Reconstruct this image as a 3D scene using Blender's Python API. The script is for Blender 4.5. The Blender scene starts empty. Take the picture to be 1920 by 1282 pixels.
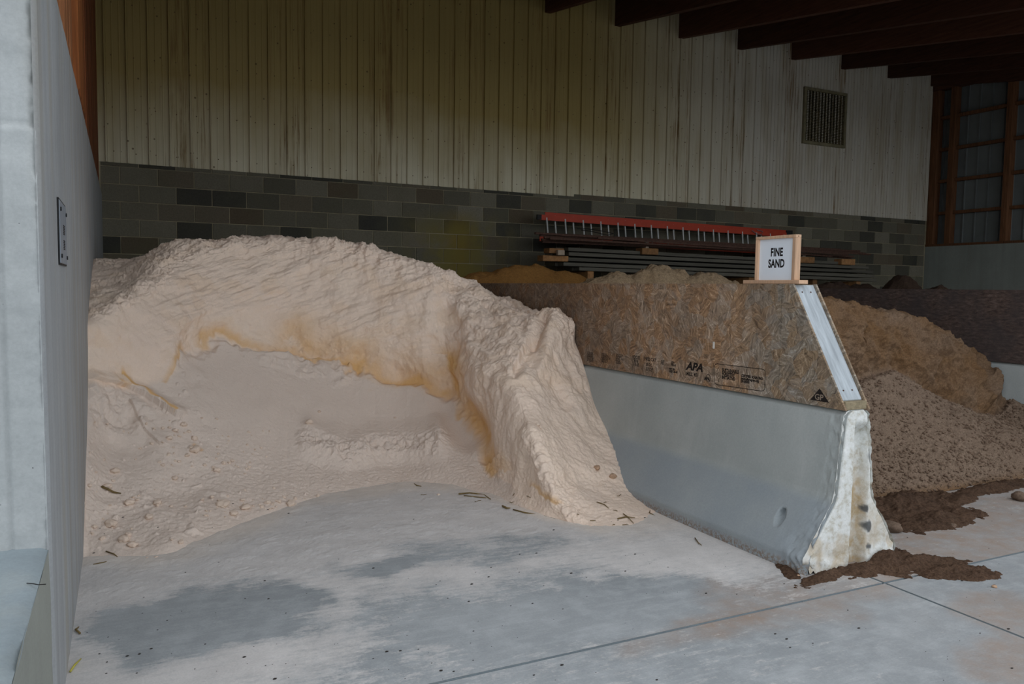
import bpy, math, random
import numpy as np
from mathutils import Matrix, Vector
random.seed(7); rng = np.random.default_rng(7)
S = bpy.context.scene
COL = S.collection

# ------------------------------------------------------------------ camera, sky, exposure
FPX, PITCH, ROLL, YAW = 1475.43, .06894, .0141, .45998
H = 1.335
Fv = np.array([math.sin(YAW)*math.cos(PITCH), math.cos(YAW)*math.cos(PITCH), -math.sin(PITCH)])
Rv = np.array([math.cos(YAW), -math.sin(YAW), 0.]); Uv = np.cross(Rv, Fv)
Rv, Uv = math.cos(ROLL)*Rv+math.sin(ROLL)*Uv, -math.sin(ROLL)*Rv+math.cos(ROLL)*Uv
CAMP = np.array([0, 0, H])
cd = bpy.data.cameras.new('camera'); cam = bpy.data.objects.new('camera', cd); COL.objects.link(cam)
cd.sensor_width = 36; cd.lens = FPX*36/1920; cd.clip_start = .05; cd.clip_end = 500
M = Matrix.Identity(4)
for i in range(3):
    M[i][0] = Rv[i]; M[i][1] = Uv[i]; M[i][2] = -Fv[i]; M[i][3] = CAMP[i]
cam.matrix_world = M
S.camera = cam

W = bpy.data.worlds.new('sky'); S.world = W; W.use_nodes = True
wn = W.node_tree.nodes; wl = W.node_tree.links
bg = wn['Background']
tc = wn.new('ShaderNodeTexCoord'); sx = wn.new('ShaderNodeSeparateXYZ'); wr = wn.new('ShaderNodeValToRGB')
wl.new(tc.outputs['Generated'], sx.inputs[0]); wl.new(sx.outputs[2], wr.inputs[0]); wl.new(wr.outputs[0], bg.inputs[0])
wr.color_ramp.elements[0].position = 0; wr.color_ramp.elements[0].color = (.86, .93, 1, 1)      # overcast sky, a little brighter overhead
wr.color_ramp.elements[1].position = 1; wr.color_ramp.elements[1].color = (.98, 1.0, 1.04, 1)
bg.inputs[1].default_value = 1.0
S.view_settings.view_transform = 'Standard'; S.view_settings.look = 'None'
S.view_settings.gamma = 1; S.view_settings.use_curve_mapping = False
S.view_settings.exposure = 0.56
S.cycles.use_denoising = True
S.cycles.max_bounces = 10; S.cycles.diffuse_bounces = 6

def ray(x, y): return Fv+Rv*(x-960)/FPX-Uv*(y-641)/FPX
def at(x, y, X=None, Y=None, Z=None):
    """the point of the scene that a pixel shows, on the plane X, Y or Z"""
    r = ray(x, y)
    t = X/r[0] if X is not None else (Y/r[1] if Y is not None else (Z-H)/r[2])
    return CAMP+t*r
def lateral(x, Y):
    r = ray(x, 600); return Y/r[1]*r[0]

# ------------------------------------------------------------------ helpers
def tag(o, label=None, cat=None, group=None, kind=None):
    if label: o['label'] = label
    if cat: o['category'] = cat
    if group: o['group'] = group
    if kind: o['kind'] = kind
    return o
def link(o, parent=None):
    COL.objects.link(o)
    if parent: o.parent = parent
    return o
def empty(name, loc=(0, 0, 0)):
    o = bpy.data.objects.new(name, None); o.location = loc; o.empty_display_size = .1
    return link(o)
def mobj(name, V, Fc, mat, parent=None, smooth=False, origin=None):
    V = np.asarray(V, float)
    if origin is None: origin = np.zeros(3)
    origin = np.asarray(origin, float)
    m = bpy.data.meshes.new(name); m.from_pydata((V-origin).tolist(), [], [list(map(int, f)) for f in Fc])
    if mat: m.materials.append(mat)
    if smooth: m.polygons.foreach_set('use_smooth', [True]*len(m.polygons))
    m.update()
    o = bpy.data.objects.new(name, m)
    po = np.array(parent.location) if parent is not None else np.zeros(3)
    o.location = origin-po
    return link(o, parent)
def gridmesh(name, P, mat, parent=None, smooth=True, attrs=None, keep=None):
    """P: (n,m,3) array of points; fast quads"""
    n, m = P.shape[:2]
    idx = np.arange(n*m).reshape(n, m)
    q = np.stack([idx[:-1, :-1], idx[1:, :-1], idx[1:, 1:], idx[:-1, 1:]], -1).reshape(-1, 4)
    if keep is not None:
        k = keep[:-1, :-1] | keep[1:, :-1] | keep[1:, 1:] | keep[:-1, 1:]
        q = q[k.reshape(-1)]
    V = P.reshape(-1, 3)
    if keep is not None:
        used = np.unique(q); re = -np.ones(n*m, int); re[used] = np.arange(len(used)); q = re[q]; V = V[used]
        if attrs: attrs = {a: v.reshape(-1)[used] for a, v in attrs.items()}
    me = bpy.data.meshes.new(name)
    me.vertices.add(len(V)); me.vertices.foreach_set('co', V.astype(np.float32).reshape(-1))
    me.loops.add(len(q)*4); me.loops.foreach_set('vertex_index', q.reshape(-1).astype(np.int32))
    me.polygons.add(len(q)); me.polygons.foreach_set('loop_start', (np.arange(len(q))*4).astype(np.int32))
    me.polygons.foreach_set('loop_total', np.full(len(q), 4, np.int32))
    me.polygons.foreach_set('use_smooth', np.full(len(q), smooth))
    me.update(calc_edges=True)
    if attrs:
        for a, v in attrs.items():
            at_ = me.attributes.new(a, 'FLOAT', 'POINT'); at_.data.foreach_set('value', v.reshape(-1).astype(np.float32))
    me.materials.append(mat)
    o = bpy.data.objects.new(name, me)
    return link(o, parent)
BOXF = [(0, 3, 2, 1), (4, 5, 6, 7), (0, 1, 5, 4), (1, 2, 6, 5), (2, 3, 7, 6), (3, 0, 4, 7)]
class MB:
    def __init__(s): s.V = []; s.F = []
    def add(s, V, Fc):
        k = len(s.V); s.V += [tuple(v) for v in V]; s.F += [tuple(i+k for i in f) for f in Fc]; return s
    def box(s, a, b):
        x0, y0, z0 = a; x1, y1, z1 = b
        return s.add([(x0, y0, z0), (x1, y0, z0), (x1, y1, z0), (x0, y1, z0), (x0, y0, z1), (x1, y0, z1), (x1, y1, z1), (x0, y1, z1)], BOXF)
    def cbox(s, a, b, c=.004):
        """box with chamfered edges (cut corners), 24 verts"""
        a = np.array(a, float); b = np.array(b, float); m_ = (a+b)/2; h = (b-a)/2
        c = min(c, .45*min(h))
        V = []; key = {}
        for sx_ in (-1, 1):
            for sy in (-1, 1):
                for sz in (-1, 1):
                    for ax in range(3):
                        p = np.array([sx_, sy, sz])*(h-c); p[ax] = np.array([sx_, sy, sz])[ax]*h[ax]
                        key[(sx_, sy, sz, ax)] = len(V); V.append(m_+p)
        F_ = []
        for ax in range(3):
            u, v = [i for i in range(3) if i != ax]
            for sg in (-1, 1):
                f = []
                for (su, sv) in ((-1, -1), (1, -1), (1, 1), (-1, 1)):
                    t = [0, 0, 0]; t[ax] = sg; t[u] = su; t[v] = sv; f.append(key[(*t, ax)])
                if (sg == -1) ^ (ax == 1): f = f[::-1]
                F_.append(f)
            for su in (-1, 1):
                for sv in (-1, 1):
                    t = [0, 0, 0]; t[u] = su; t[v] = sv
                    t0 = list(t); t0[ax] = -1; t1 = list(t); t1[ax] = 1
                    f = [key[(*t0, u)], key[(*t1, u)], key[(*t1, v)], key[(*t0, v)]]
                    n = np.cross(V[f[1]]-V[f[0]], V[f[2]]-V[f[0]])
                    if n@np.array(t) < 0: f = f[::-1]
                    F_.append(f)
        for sx_ in (-1, 1):
            for sy in (-1, 1):
                for sz in (-1, 1):
                    f = [key[(sx_, sy, sz, i)] for i in range(3)]
                    n = np.cross(V[f[1]]-V[f[0]], V[f[2]]-V[f[0]])
                    if n@np.array([sx_, sy, sz]) < 0: f = f[::-1]
                    F_.append(f)
        return s.add(V, F_)
    def beam(s, p, q, w, h, up=(0, 0, 1), c=0):
        """box of width w and height h from p to q"""
        p = np.array(p, float); q = np.array(q, float); d = q-p; L = np.linalg.norm(d); d /= L
        r = np.cross(d, up); r /= np.linalg.norm(r); u = np.cross(r, d)
        t = MB()
        if c: t.cbox((-w/2, 0, -h/2), (w/2, L, h/2), c)
        else: t.box((-w/2, 0, -h/2), (w/2, L, h/2))
        return s.add([p+v[0]*r+v[1]*d+v[2]*u for v in t.V], t.F)
    def tube(s, pts, r, n=8, cap=True):
        pts = [np.array(p, float) for p in pts]; rs = r if hasattr(r, '__len__') else [r]*len(pts)
        V = []; F_ = []
        for i, p in enumerate(pts):
            d = pts[min(i+1, len(pts)-1)]-pts[max(i-1, 0)]; d = d/np.linalg.norm(d)
            a = np.cross(d, (0, 0, 1) if abs(d[2]) < .9 else (1, 0, 0)); a /= np.linalg.norm(a); b = np.cross(d, a)
            for k in range(n):
                t = 2*math.pi*k/n; V.append(p+rs[i]*(math.cos(t)*a+math.sin(t)*b))
        for i in range(len(pts)-1):
            for k in range(n):
                F_.append((i*n+k, i*n+(k+1) % n, (i+1)*n+(k+1) % n, (i+1)*n+k))
        if cap: F_.append(tuple(range(n))[::-1]); F_.append(tuple((len(pts)-1)*n+k for k in range(n)))
        return s.add(V, F_)
    def build(s, name, mat, parent=None, smooth=False, origin=None):
        return mobj(name, s.V, s.F, mat, parent, smooth, origin)

# vectorised gradient noise
def _h(ix, iy, iz, seed):
    h = (ix.astype(np.int64)*374761393+iy.astype(np.int64)*668265263+iz.astype(np.int64)*2147483647+seed*1274126177) & 0xffffffff
    h = ((h ^ (h >> 13))*1274126177) & 0xffffffff
    h = ((h ^ (h >> 15))*2246822519) & 0xffffffff
    return h ^ (h >> 16)
def noise(P, sc=1., seed=0):
    P = P*sc
    i = np.floor(P).astype(np.int64); f = P-i; u = f*f*f*(f*(f*6-15)+10)
    out = 0
    for dx in (0, 1):
        for dy in (0, 1):
            for dz in (0, 1):
                h = _h(i[..., 0]+dx, i[..., 1]+dy, i[..., 2]+dz, seed)
                gx = (h & 1023)/511.5-1; gy = ((h >> 10) & 1023)/511.5-1; gz = ((h >> 20) & 1023)/511.5-1
                w = (u[..., 0] if dx else 1-u[..., 0])*(u[..., 1] if dy else 1-u[..., 1])*(u[..., 2] if dz else 1-u[..., 2])
                out = out+w*(gx*(f[..., 0]-dx)+gy*(f[..., 1]-dy)+gz*(f[..., 2]-dz))
    return out*1.1
def fbm(P, sc=1., oct=4, seed=0, gain=.5):
    o = 0; a = 1
    for k in range(oct): o = o+a*noise(P, sc*2**k, seed+k*17); a *= gain
    return o
def ridged(P, sc=1., oct=4, seed=0):
    o = 0; a = 1
    for k in range(oct): o = o+a*(1-np.abs(noise(P, sc*2**k, seed+k*13))*2.2); a *= .5
    return o/2
def sstep(a, b, x):
    t = np.clip((x-a)/(b-a), 0, 1); return t*t*(3-2*t)

# ------------------------------------------------------------------ materials
class NT:
    def __init__(s, name, rough=.85):
        s.m = bpy.data.materials.new(name); s.m.use_nodes = True; s.n = s.m.node_tree.nodes; s.l = s.m.node_tree.links
        s.b = s.n['Principled BSDF']; s.b.inputs['Roughness'].default_value = rough
        s.b.inputs['Specular IOR Level'].default_value = .25
        s.geo = None
    def node(s, t, **k):
        n = s.n.new(t)
        for a, v in k.items(): setattr(n, a, v)
        return n
    def pos(s, scale=(1, 1, 1), obj=False, rot=None):
        g = s.node('ShaderNodeTexCoord').outputs['Object'] if obj else s.node('ShaderNodeNewGeometry').outputs['Position']
        mp = s.node('ShaderNodeMapping'); mp.inputs['Scale'].default_value = scale
        if rot: mp.inputs['Rotation'].default_value = rot
        s.l.new(g, mp.inputs[0]); return mp.outputs[0]
    def noise(s, vec, scale, detail=4, rough=.55, out='Fac', dist=0):
        n = s.node('ShaderNodeTexNoise'); s.l.new(vec, n.inputs['Vector'])
        n.inputs['Scale'].default_value = scale; n.inputs['Detail'].default_value = detail; n.inputs['Roughness'].default_value = rough
        n.inputs['Distortion'].default_value = dist
        return n.outputs[out]
    def vor(s, vec, scale, feature='F1', out='Distance'):
        n = s.node('ShaderNodeTexVoronoi', feature=feature); s.l.new(vec, n.inputs['Vector']); n.inputs['Scale'].default_value = scale
        return n.outputs[out]
    def ramp(s, fac, stops, interp='LINEAR'):
        n = s.node('ShaderNodeValToRGB'); n.color_ramp.interpolation = interp; s.l.new(fac, n.inputs[0]); e = n.color_ramp.elements
        while len(e) > 2: e.remove(e[-1])
        while len(e) < len(stops): e.new(.5)
        for i, (p, c) in enumerate(stops):
            e[i].position = p
            if not hasattr(c, '__len__'): c = (c, c, c)
            e[i].color = (*c, 1)
        return n.outputs[0]
    def val(s, x):
        return x
    def math(s, op, a, b=None, clamp=False):
        n = s.node('ShaderNodeMath', operation=op, use_clamp=clamp)
        for i, v in enumerate((a, b)):
            if v is None: continue
            if isinstance(v, (int, float)): n.inputs[i].default_value = v
            else: s.l.new(v, n.inputs[i])
        return n.outputs[0]
    def mix(s, fac, a, b, mode='MIX'):
        n = s.node('ShaderNodeMix', data_type='RGBA', blend_type=mode)
        for sock, v in ((n.inputs[0], fac), (n.inputs[6], a), (n.inputs[7], b)):
            if isinstance(v, (int, float)): sock.default_value = v
            elif isinstance(v, tuple): sock.default_value = (*v, 1)
            else: s.l.new(v, sock)
        return n.outputs[2]
    def attr(s, name):
        n = s.node('ShaderNodeAttribute', attribute_name=name); return n.outputs['Fac']
    def sep(s, vec, i):
        n = s.node('ShaderNodeSeparateXYZ'); s.l.new(vec, n.inputs[0]); return n.outputs[i]
    def bump(s, h, strength=.3, dist=.01):
        n = s.node('ShaderNodeBump'); n.inputs['Strength'].default_value = strength; n.inputs['Distance'].default_value = dist
        s.l.new(h, n.inputs['Height']); s.l.new(n.outputs[0], s.b.inputs['Normal'])
    def color(s, c):
        if isinstance(c, tuple): s.b.inputs['Base Color'].default_value = (*c, 1)
        else: s.l.new(c, s.b.inputs['Base Color'])
        return s.m
def rnd(s):
    return s.node('ShaderNodeObjectInfo').outputs['Random']

def m_plain(name, c, rough=.7, metal=0, var=.25, scale=20):
    t = NT(name, rough); t.b.inputs['Metallic'].default_value = metal
    n = t.noise(t.pos(), scale, 5)
    t.bump(n, .15, .004)
    return t.color(t.mix(1.0, c, t.ramp(n, [(.2, 1-var), (.8, 1+var)]), 'MULTIPLY'))
def m_sand(name, base, wetc, dark, grain=.35, gs=160):
    t = NT(name, .95); t.b.inputs['Specular IOR Level'].default_value = .08
    p = t.pos()
    n1 = t.noise(p, 2.2, 5); n2 = t.noise(p, 14, 6, .6); n3 = t.noise(p, gs, 3, .7)
    c = t.mix(t.ramp(n1, [(.35, 0), (.65, 1)]), base, tuple(a*b for a, b in zip(base, (.97, .96, .97))))
    c = t.mix(t.math('MULTIPLY', t.ramp(n2, [(.45, 0), (.75, 1)]), .5), c, dark)
    c = t.mix(t.attr('dry'), c, tuple(a*b for a, b in zip(base, (.87, .90, .95))))
    c = t.mix(t.attr('wet'), c, wetc)
    c = t.mix(1.0, c, t.ramp(n3, [(.25, 1-grain*.5), (.75, 1+grain*.35)]), 'MULTIPLY')
    t.bump(t.math('ADD', t.math('MULTIPLY', n3, .25), t.noise(p, 45, 5, .65)), .55, .012)
    return t.color(c)
M_SAND = m_sand('fine_sand', (.86, .70, .572), (.74, .46, .21), (.78, .62, .49), .12)
M_BSAND = m_sand('brown_sand', (.215, .155, .112), (.175, .10, .05), (.15, .105, .075), .9, 90)
M_LSAND = m_sand('light_brown_sand', (.36, .26, .16), (.26, .17, .09), (.24, .16, .1), .9, 60)
M_OSOIL = m_sand('orange_soil', (.30, .15, .045), (.22, .10, .03), (.2, .1, .035), .6, 60)
M_TOPSOIL = m_sand('topsoil', (.065, .042, .03), (.04, .025, .02), (.035, .022, .016), .9, 60)
M_SPILL = m_sand('dirt_spill', (.095, .058, .038), (.055, .034, .024), (.05, .032, .022), 1.2, 90)
M_CLOD = m_sand('brown_clod', (.20, .14, .10), (.1, .05, .03), (.1, .06, .04), .7, 60)

def m_floor():
    t = NT('floor_concrete', .8); p = t.pos()
    n1 = t.noise(p, 1.1, 6, .6); n2 = t.noise(p, 9, 6, .65); n3 = t.noise(p, 120, 3, .7)
    ps = t.pos((3, 22, 1), rot=(0, 0, .5)); n4 = t.noise(ps, 1, 5, .7)
    c = t.ramp(n1, [(.3, (.27, .295, .31)), (.7, (.37, .395, .41))])
    c = t.mix(t.math('MULTIPLY', t.ramp(n2, [(.45, 0), (.7, 1)]), .45), c, (.50, .53, .55))
    c = t.mix(t.math('MULTIPLY', t.ramp(n4, [(.5, 0), (.75, 1)]), .3), c, (.55, .58, .6))
    # brown dirt film
    b = t.math('MULTIPLY', t.attr('dirt'), t.ramp(t.noise(p, 7, 7, .7), [(.3, .25), (.7, 1)]), True)
    c = t.mix(b, c, (.32, .245, .195))
    # pale sand dust, speckled at its margin
    e = t.math('ADD', t.attr('dust'), t.math('MULTIPLY', t.math('SUBTRACT', t.noise(ps, 1.6, 9, .8), .5), 1.5))
    e = t.math('ADD', e, t.math('MULTIPLY', t.math('SUBTRACT', t.noise(p, 45, 5, .8), .5), 1.0))
    e = t.math('ADD', e, t.math('MULTIPLY', t.math('SUBTRACT', t.noise(t.pos((1, 2.2, 1), rot=(0, 0, .5)), 11, 6, .75), .5), 1.3))
    d = t.ramp(e, [(.22, 0), (.5, .55), (.95, 1)])
    dc = t.mix(t.attr('near'), (.655, .635, .62), (.76, .685, .61))
    dc = t.mix(1.0, dc, t.ramp(t.noise(p, 5, 8, .75), [(.3, .86), (.7, 1.1)]), 'MULTIPLY')
    c = t.mix(t.math('MULTIPLY', d, .95), c, dc)
    c = t.mix(1.0, c, t.ramp(n3, [(.25, .9), (.75, 1.08)]), 'MULTIPLY')
    t.bump(t.math('ADD', t.math('MULTIPLY', n3, .3), t.noise(p, 35, 6, .7)), .32, .008)
    return t.color(c)
M_FLOOR = m_floor()
M_JOINT = m_plain('joint_filler', (.05, .05, .05), .9)

def m_concrete(name, base, streak=.25, stain=(.42, .40, .34), st=.3, pit=.4, vert=True):
    t = NT(name, .75); p = t.pos()
    n1 = t.noise(p, 1.6, 6, .6); ns = t.noise(t.pos((14, 14, .5)), 1, 5, .6); n3 = t.noise(p, 90, 4, .7)
    c = t.mix(t.ramp(n1, [(.3, 0), (.7, 1)]), tuple(x*.86 for x in base), tuple(x*1.08 for x in base))
    c = t.mix(t.math('MULTIPLY', t.ramp(ns, [(.45, 0), (.7, 1)]), streak), c, tuple(x*.6 for x in base))
    c = t.mix(t.math('MULTIPLY', t.ramp(t.noise(t.pos((5, 5, .35)), 1.2, 4), [(.5, 0), (.75, 1)]), st), c, stain)
    pits = t.ramp(t.vor(p, 38), [(.04, 1), (.09, 0)])
    c = t.mix(t.math('MULTIPLY', t.math('MULTIPLY', pits, t.ramp(t.noise(p, 9, 2), [(.5, 0), (.56, 1)])), pit), c, tuple(x*.35 for x in base))
    c = t.mix(1.0, c, t.ramp(n3, [(.25, .9), (.75, 1.08)]), 'MULTIPLY')
    t.bump(t.math('ADD', t.noise(p, 30, 6, .65), t.math('MULTIPLY', n3, .3)), .2, .006)
    return t.color(c)
M_WALLSIDE = m_concrete('wall_concrete', (.39, .405, .415), .5, (.33, .29, .21), .7, .4)
M_WALLEND = m_concrete('wall_end_concrete', (.41, .43, .43), .10, (.38, .35, .28), .35, .9)
M_CURB = m_concrete('curb_concrete', (.27, .32, .345), .1, (.35, .36, .33), .3, .3)
M_RWALL = m_concrete('right_wall_concrete', (.30, .32, .29), .2, (.2, .21, .18), .4, .4)
def m_barrier():
    t = NT('barrier_concrete', .75); p = t.pos()
    n1 = t.noise(p, 1.6, 6, .6); n2 = t.noise(t.pos((1, 1, .2)), 6, 5, .6); n3 = t.noise(p, 100, 3, .7)
    c = t.ramp(n1, [(.3, (.33, .36, .355)), (.7, (.44, .465, .455))])
    c = t.mix(t.math('MULTIPLY', t.ramp(n2, [(.5, 0), (.75, 1)]), .3), c, (.54, .56, .55))
    # bluish lower slope, whitewashed rough end
    c = t.mix(t.math('MULTIPLY', t.attr('low'), t.ramp(t.noise(p, 3, 4), [(.3, .5), (.7, .95)])), c, (.285, .325, .355))
    w = t.ramp(t.noise(p, 26, 7, .7), [(.36, (.50, .47, .40)), (.5, (.68, .69, .66)), (.68, (.78, .79, .78))])
    stn = t.math('MULTIPLY', t.attr('stain'), t.ramp(t.noise(p, 20, 5), [(.35, .3), (.6, 1)]))
    w = t.mix(stn, w, (.46, .33, .17))
    w = t.mix(t.attr('soot'), w, (.06, .065, .07))
    c = t.mix(t.attr('white'), c, w)
    c = t.mix(t.attr('hole'), c, (.30, .21, .14))
    c = t.mix(t.math('MULTIPLY', t.attr('scuff'), t.ramp(t.noise(p, 60, 5, .7), [(.45, 0), (.55, 1)])), c, (.22, .15, .1))
    pits = t.ramp(t.vor(p, 45), [(.05, 1), (.1, 0)])
    c = t.mix(t.math('MULTIPLY', t.math('MULTIPLY', pits, t.ramp(t.noise(p, 11, 2), [(.5, 0), (.56, 1)])), .5), c, (.12, .12, .12))
    c = t.mix(1.0, c, t.ramp(n3, [(.25, .92), (.75, 1.06)]), 'MULTIPLY')
    hb = t.math('ADD', t.noise(p, 60, 5, .7), t.math('MULTIPLY', t.math('MULTIPLY', t.noise(p, 40, 5, .8), t.attr('white')), 2.0))
    t.bump(hb, .3, .006)
    return t.color(c)
M_BARRIER = m_barrier()

def m_osb():
    t = NT('strand_board', .8)
    g = t.node('ShaderNodeNewGeometry').outputs['Position']
    y = t.sep(g, 1); z = t.sep(g, 2)
    cv = t.node('ShaderNodeCombineXYZ'); t.l.new(y, cv.inputs[0]); t.l.new(z, cv.inputs[1])
    def layer(scale, off, sx_, sy):
        o = t.node('ShaderNodeVectorMath', operation='ADD'); t.l.new(cv.outputs[0], o.inputs[0]); o.inputs[1].default_value = (off, off*.7, 0)
        d = t.node('ShaderNodeVectorMath', operation='MULTIPLY_ADD'); t.l.new(t.noise(o.outputs[0], 14, 2, out='Color'), d.inputs[0])
        d.inputs[1].default_value = (.05, .05, 0); t.l.new(o.outputs[0], d.inputs[2])
        v = t.node('ShaderNodeTexVoronoi', feature='F1'); v.voronoi_dimensions = '2D'; t.l.new(d.outputs[0], v.inputs['Vector']); v.inputs['Scale'].default_value = scale
        r = t.node('ShaderNodeVectorRotate', rotation_type='Z_AXIS'); t.l.new(d.outputs[0], r.inputs[0])
        sp = t.node('ShaderNodeSeparateColor'); t.l.new(v.outputs['Color'], sp.inputs[0])
        t.l.new(t.math('MULTIPLY', sp.outputs[0], 6.28), r.inputs['Angle'])
        s2 = t.node('ShaderNodeVectorMath', operation='MULTIPLY'); t.l.new(r.outputs[0], s2.inputs[0]); s2.inputs[1].default_value = (sx_, sy, 1)
        return t.noise(s2.outputs[0], 1, 4, .65), sp.outputs[1], v.outputs['Distance']
    n1, c1, d1 = layer(13, 3.1, 9, 75); n2, c2, d2 = layer(23, 7.7, 14, 130)
    a = t.math('ADD', t.math('MULTIPLY', n1, .6), t.math('MULTIPLY', n2, .4))
    tone = t.ramp(a, [(.36, (.10, .07, .052)), (.45, (.25, .18, .125)), (.54, (.38, .275, .19)), (.64, (.66, .54, .43))])
    warm = t.mix(1.0, tone, (1.0, .84, .68), 'MULTIPLY')
    c = t.mix(t.ramp(c1, [(.3, 0), (.7, 1)]), tone, warm)
    c = t.mix(t.math('MULTIPLY', t.ramp(c2, [(.72, 0), (.8, 1)]), .14), c, (.60, .54, .48))
    c = t.mix(t.math('MULTIPLY', t.ramp(c2, [(.15, 1), (.25, 0)]), .30), c, (.12, .10, .085))
    # weathered grey towards the open end, damp dark in patches
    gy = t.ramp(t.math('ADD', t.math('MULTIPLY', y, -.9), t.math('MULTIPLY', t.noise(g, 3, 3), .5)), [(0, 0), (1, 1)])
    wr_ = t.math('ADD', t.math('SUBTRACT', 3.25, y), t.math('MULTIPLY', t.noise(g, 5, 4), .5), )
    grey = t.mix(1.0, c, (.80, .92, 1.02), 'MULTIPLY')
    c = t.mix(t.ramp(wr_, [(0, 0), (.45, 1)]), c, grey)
    dk = t.ramp(t.noise(g, 1.7, 5, .6), [(.5, 0), (.7, 1)])
    c = t.mix(t.math('MULTIPLY', dk, .45), c, (.09, .065, .05))
    c = t.mix(t.math('MULTIPLY', t.ramp(t.math('SUBTRACT', y, 4.2), [(0, 0), (1, 1)]), .42), c, (.08, .05, .036))   # darker towards the back
    t.bump(a, .45, .005)
    return t.color(c)
M_OSB = m_osb()
def m_osb2():
    t = NT('dark_strand_board', .85); g = t.pos()
    n = t.noise(t.pos((1, 9, 30)), 2, 6, .7); n2 = t.noise(g, 4, 5)
    c = t.ramp(n, [(.35, (.045, .032, .028)), (.55, (.11, .075, .062)), (.72, (.20, .15, .13))])
    c = t.mix(t.ramp(n2, [(.4, 0), (.65, .7)]), c, (.06, .05, .05))
    c = t.mix(t.math('MULTIPLY', t.ramp(t.vor(t.pos((1, 9, 30)), 3), [(.05, 1), (.12, 0)]), .5), c, (.3, .25, .22))
    t.bump(n, .4, .004); return t.color(c)
M_OSB2 = m_osb2()
def m_wood(name, base, scale=(40, 40, 2.2), var=.45, rough=.75, grey=None, obj=False):
    t = NT(name, rough); n = t.noise(t.pos(scale, obj), 1, 6, .65, dist=.4)
    c = t.ramp(n, [(.3, tuple(x*(1-var) for x in base)), (.5, base), (.72, tuple(min(1, x*(1+var)) for x in base))])
    k = t.ramp(t.vor(t.pos(tuple(q*.15 for q in scale), obj), 1.1), [(.05, 1), (.11, 0)])
    c = t.mix(t.math('MULTIPLY', k, .6), c, tuple(x*.35 for x in base))
    r = rnd(t); c = t.mix(1.0, c, t.ramp(r, [(0, .72), (1, 1.2)]), 'MULTIPLY')
    t.bump(n, .25, .003); return t.color(c)
M_PLANK = m_wood('stained_planks', (.46, .19, .08), (60, 60, 1.4))
M_PLANKD = m_wood('dark_planks', (.22, .07, .025), (60, 60, 1.4))
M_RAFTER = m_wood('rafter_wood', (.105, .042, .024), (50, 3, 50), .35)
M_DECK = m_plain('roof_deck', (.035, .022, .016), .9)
M_POST = m_wood('post_wood', (.17, .075, .034), (50, 50, 3))
M_SIGNWOOD = m_wood('sign_wood', (.62, .40, .26), (90, 90, 8), .2)
M_GREYBOARD = m_wood('weathered_board', (.40, .44, .47), (45, 7, 5), .26)
M_ENDGRAIN = m_wood('plate_wood', (.33, .27, .17), (30, 60, 60), .3)
M_LUMBER = m_wood('grey_lumber', (.115, .105, .082), (3, 60, 60), .3)
M_BLOCKWOOD = m_wood('block_wood', (.30, .15, .06), (20, 20, 20), .35)
M_PALEBLOCK = m_plain('pale_block', (.42, .33, .25), .8)
M_RUST = m_plain('rusty_steel', (.095, .05, .035), .75, .2, .5, 30)
M_GALV = m_plain('galvanised_steel', (.30, .31, .32), .5, .5, .2, 30)
M_ORANGE = m_plain('ladder_orange', (.45, .05, .02), .5, 0, .15, 8)
M_ALU = m_plain('aluminium', (.42, .42, .40), .45, .4, .15, 30)
M_BLACK = m_plain('black_rubber', (.015, .015, .015), .6)
M_WHITE = m_plain('sign_white', (.80, .86, .93), .6, 0, .03, 10)
M_INK = m_plain('ink', (.012, .010, .010), .8, 0, .05)
M_STAMP = m_plain('stamp_ink', (.016, .012, .010), .9, 0, .4, 150)
M_PLATE = m_plain('plate_metal', (.27, .30, .34), .5, .2, .1, 12)
M_TWIG = m_plain('twig', (.17, .12, .05), .8, 0, .4, 40)
M_SPECK = m_plain('speck', (.035, .03, .027), .9)
M_PEBBLE = m_plain('pebble', (.45, .30, .2), .8, 0, .3, 60)
M_LOUVRE = m_plain('louvre_metal', (.16, .125, .06), .8, .1, .5, 14)
M_SCREW = m_plain('rusted_screw', (.16, .10, .05), .7, .2, .3)

def m_block():
    t = NT('block_face', .9); p = t.pos(); r = rnd(t)
    base = t.ramp(r, [(0, (.055, .053, .044)), (.22, (.072, .068, .053)), (.3, (.115, .105, .078)), (.55, (.15, .137, .10)), (.8, (.20, .182, .133)), (.92, (.12, .092, .06)), (1, (.225, .205, .155))])
    n = t.noise(p, 60, 5, .75); c = t.mix(1.0, base, t.ramp(n, [(.25, .75), (.75, 1.25)]), 'MULTIPLY')
    c = t.mix(t.math('MULTIPLY', t.ramp(t.noise(p, 2.2, 5), [(.45, 0), (.7, 1)]), .35), c, (.12, .115, .07))
    # yellow-green run mark around x = 4.1
    x = t.sep(p, 0); z = t.sep(p, 2)
    d = t.math('ABSOLUTE', t.math('SUBTRACT', x, 4.30)); core = t.ramp(d, [(.06, 1), (.30, 0)])
    wide = t.ramp(d, [(.3, 1), (1.5, 0)]); lo = t.ramp(t.math('SUBTRACT', 2.45, z), [(0, 0), (.35, 1)])
    c = t.mix(t.math('MULTIPLY', t.math('MULTIPLY', core, lo), .75), c, (.26, .17, .02))
    c = t.mix(t.math('MULTIPLY', t.math('MULTIPLY', wide, lo), t.ramp(t.noise(p, 4, 4), [(.35, 0), (.6, .8)])), c, (.20, .165, .045))
    t.bump(n, .5, .006); return t.color(c)
M_BLOCK = m_block()
M_MORTAR = m_plain('mortar', (.32, .275, .18), .95, 0, .35, 8)
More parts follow.
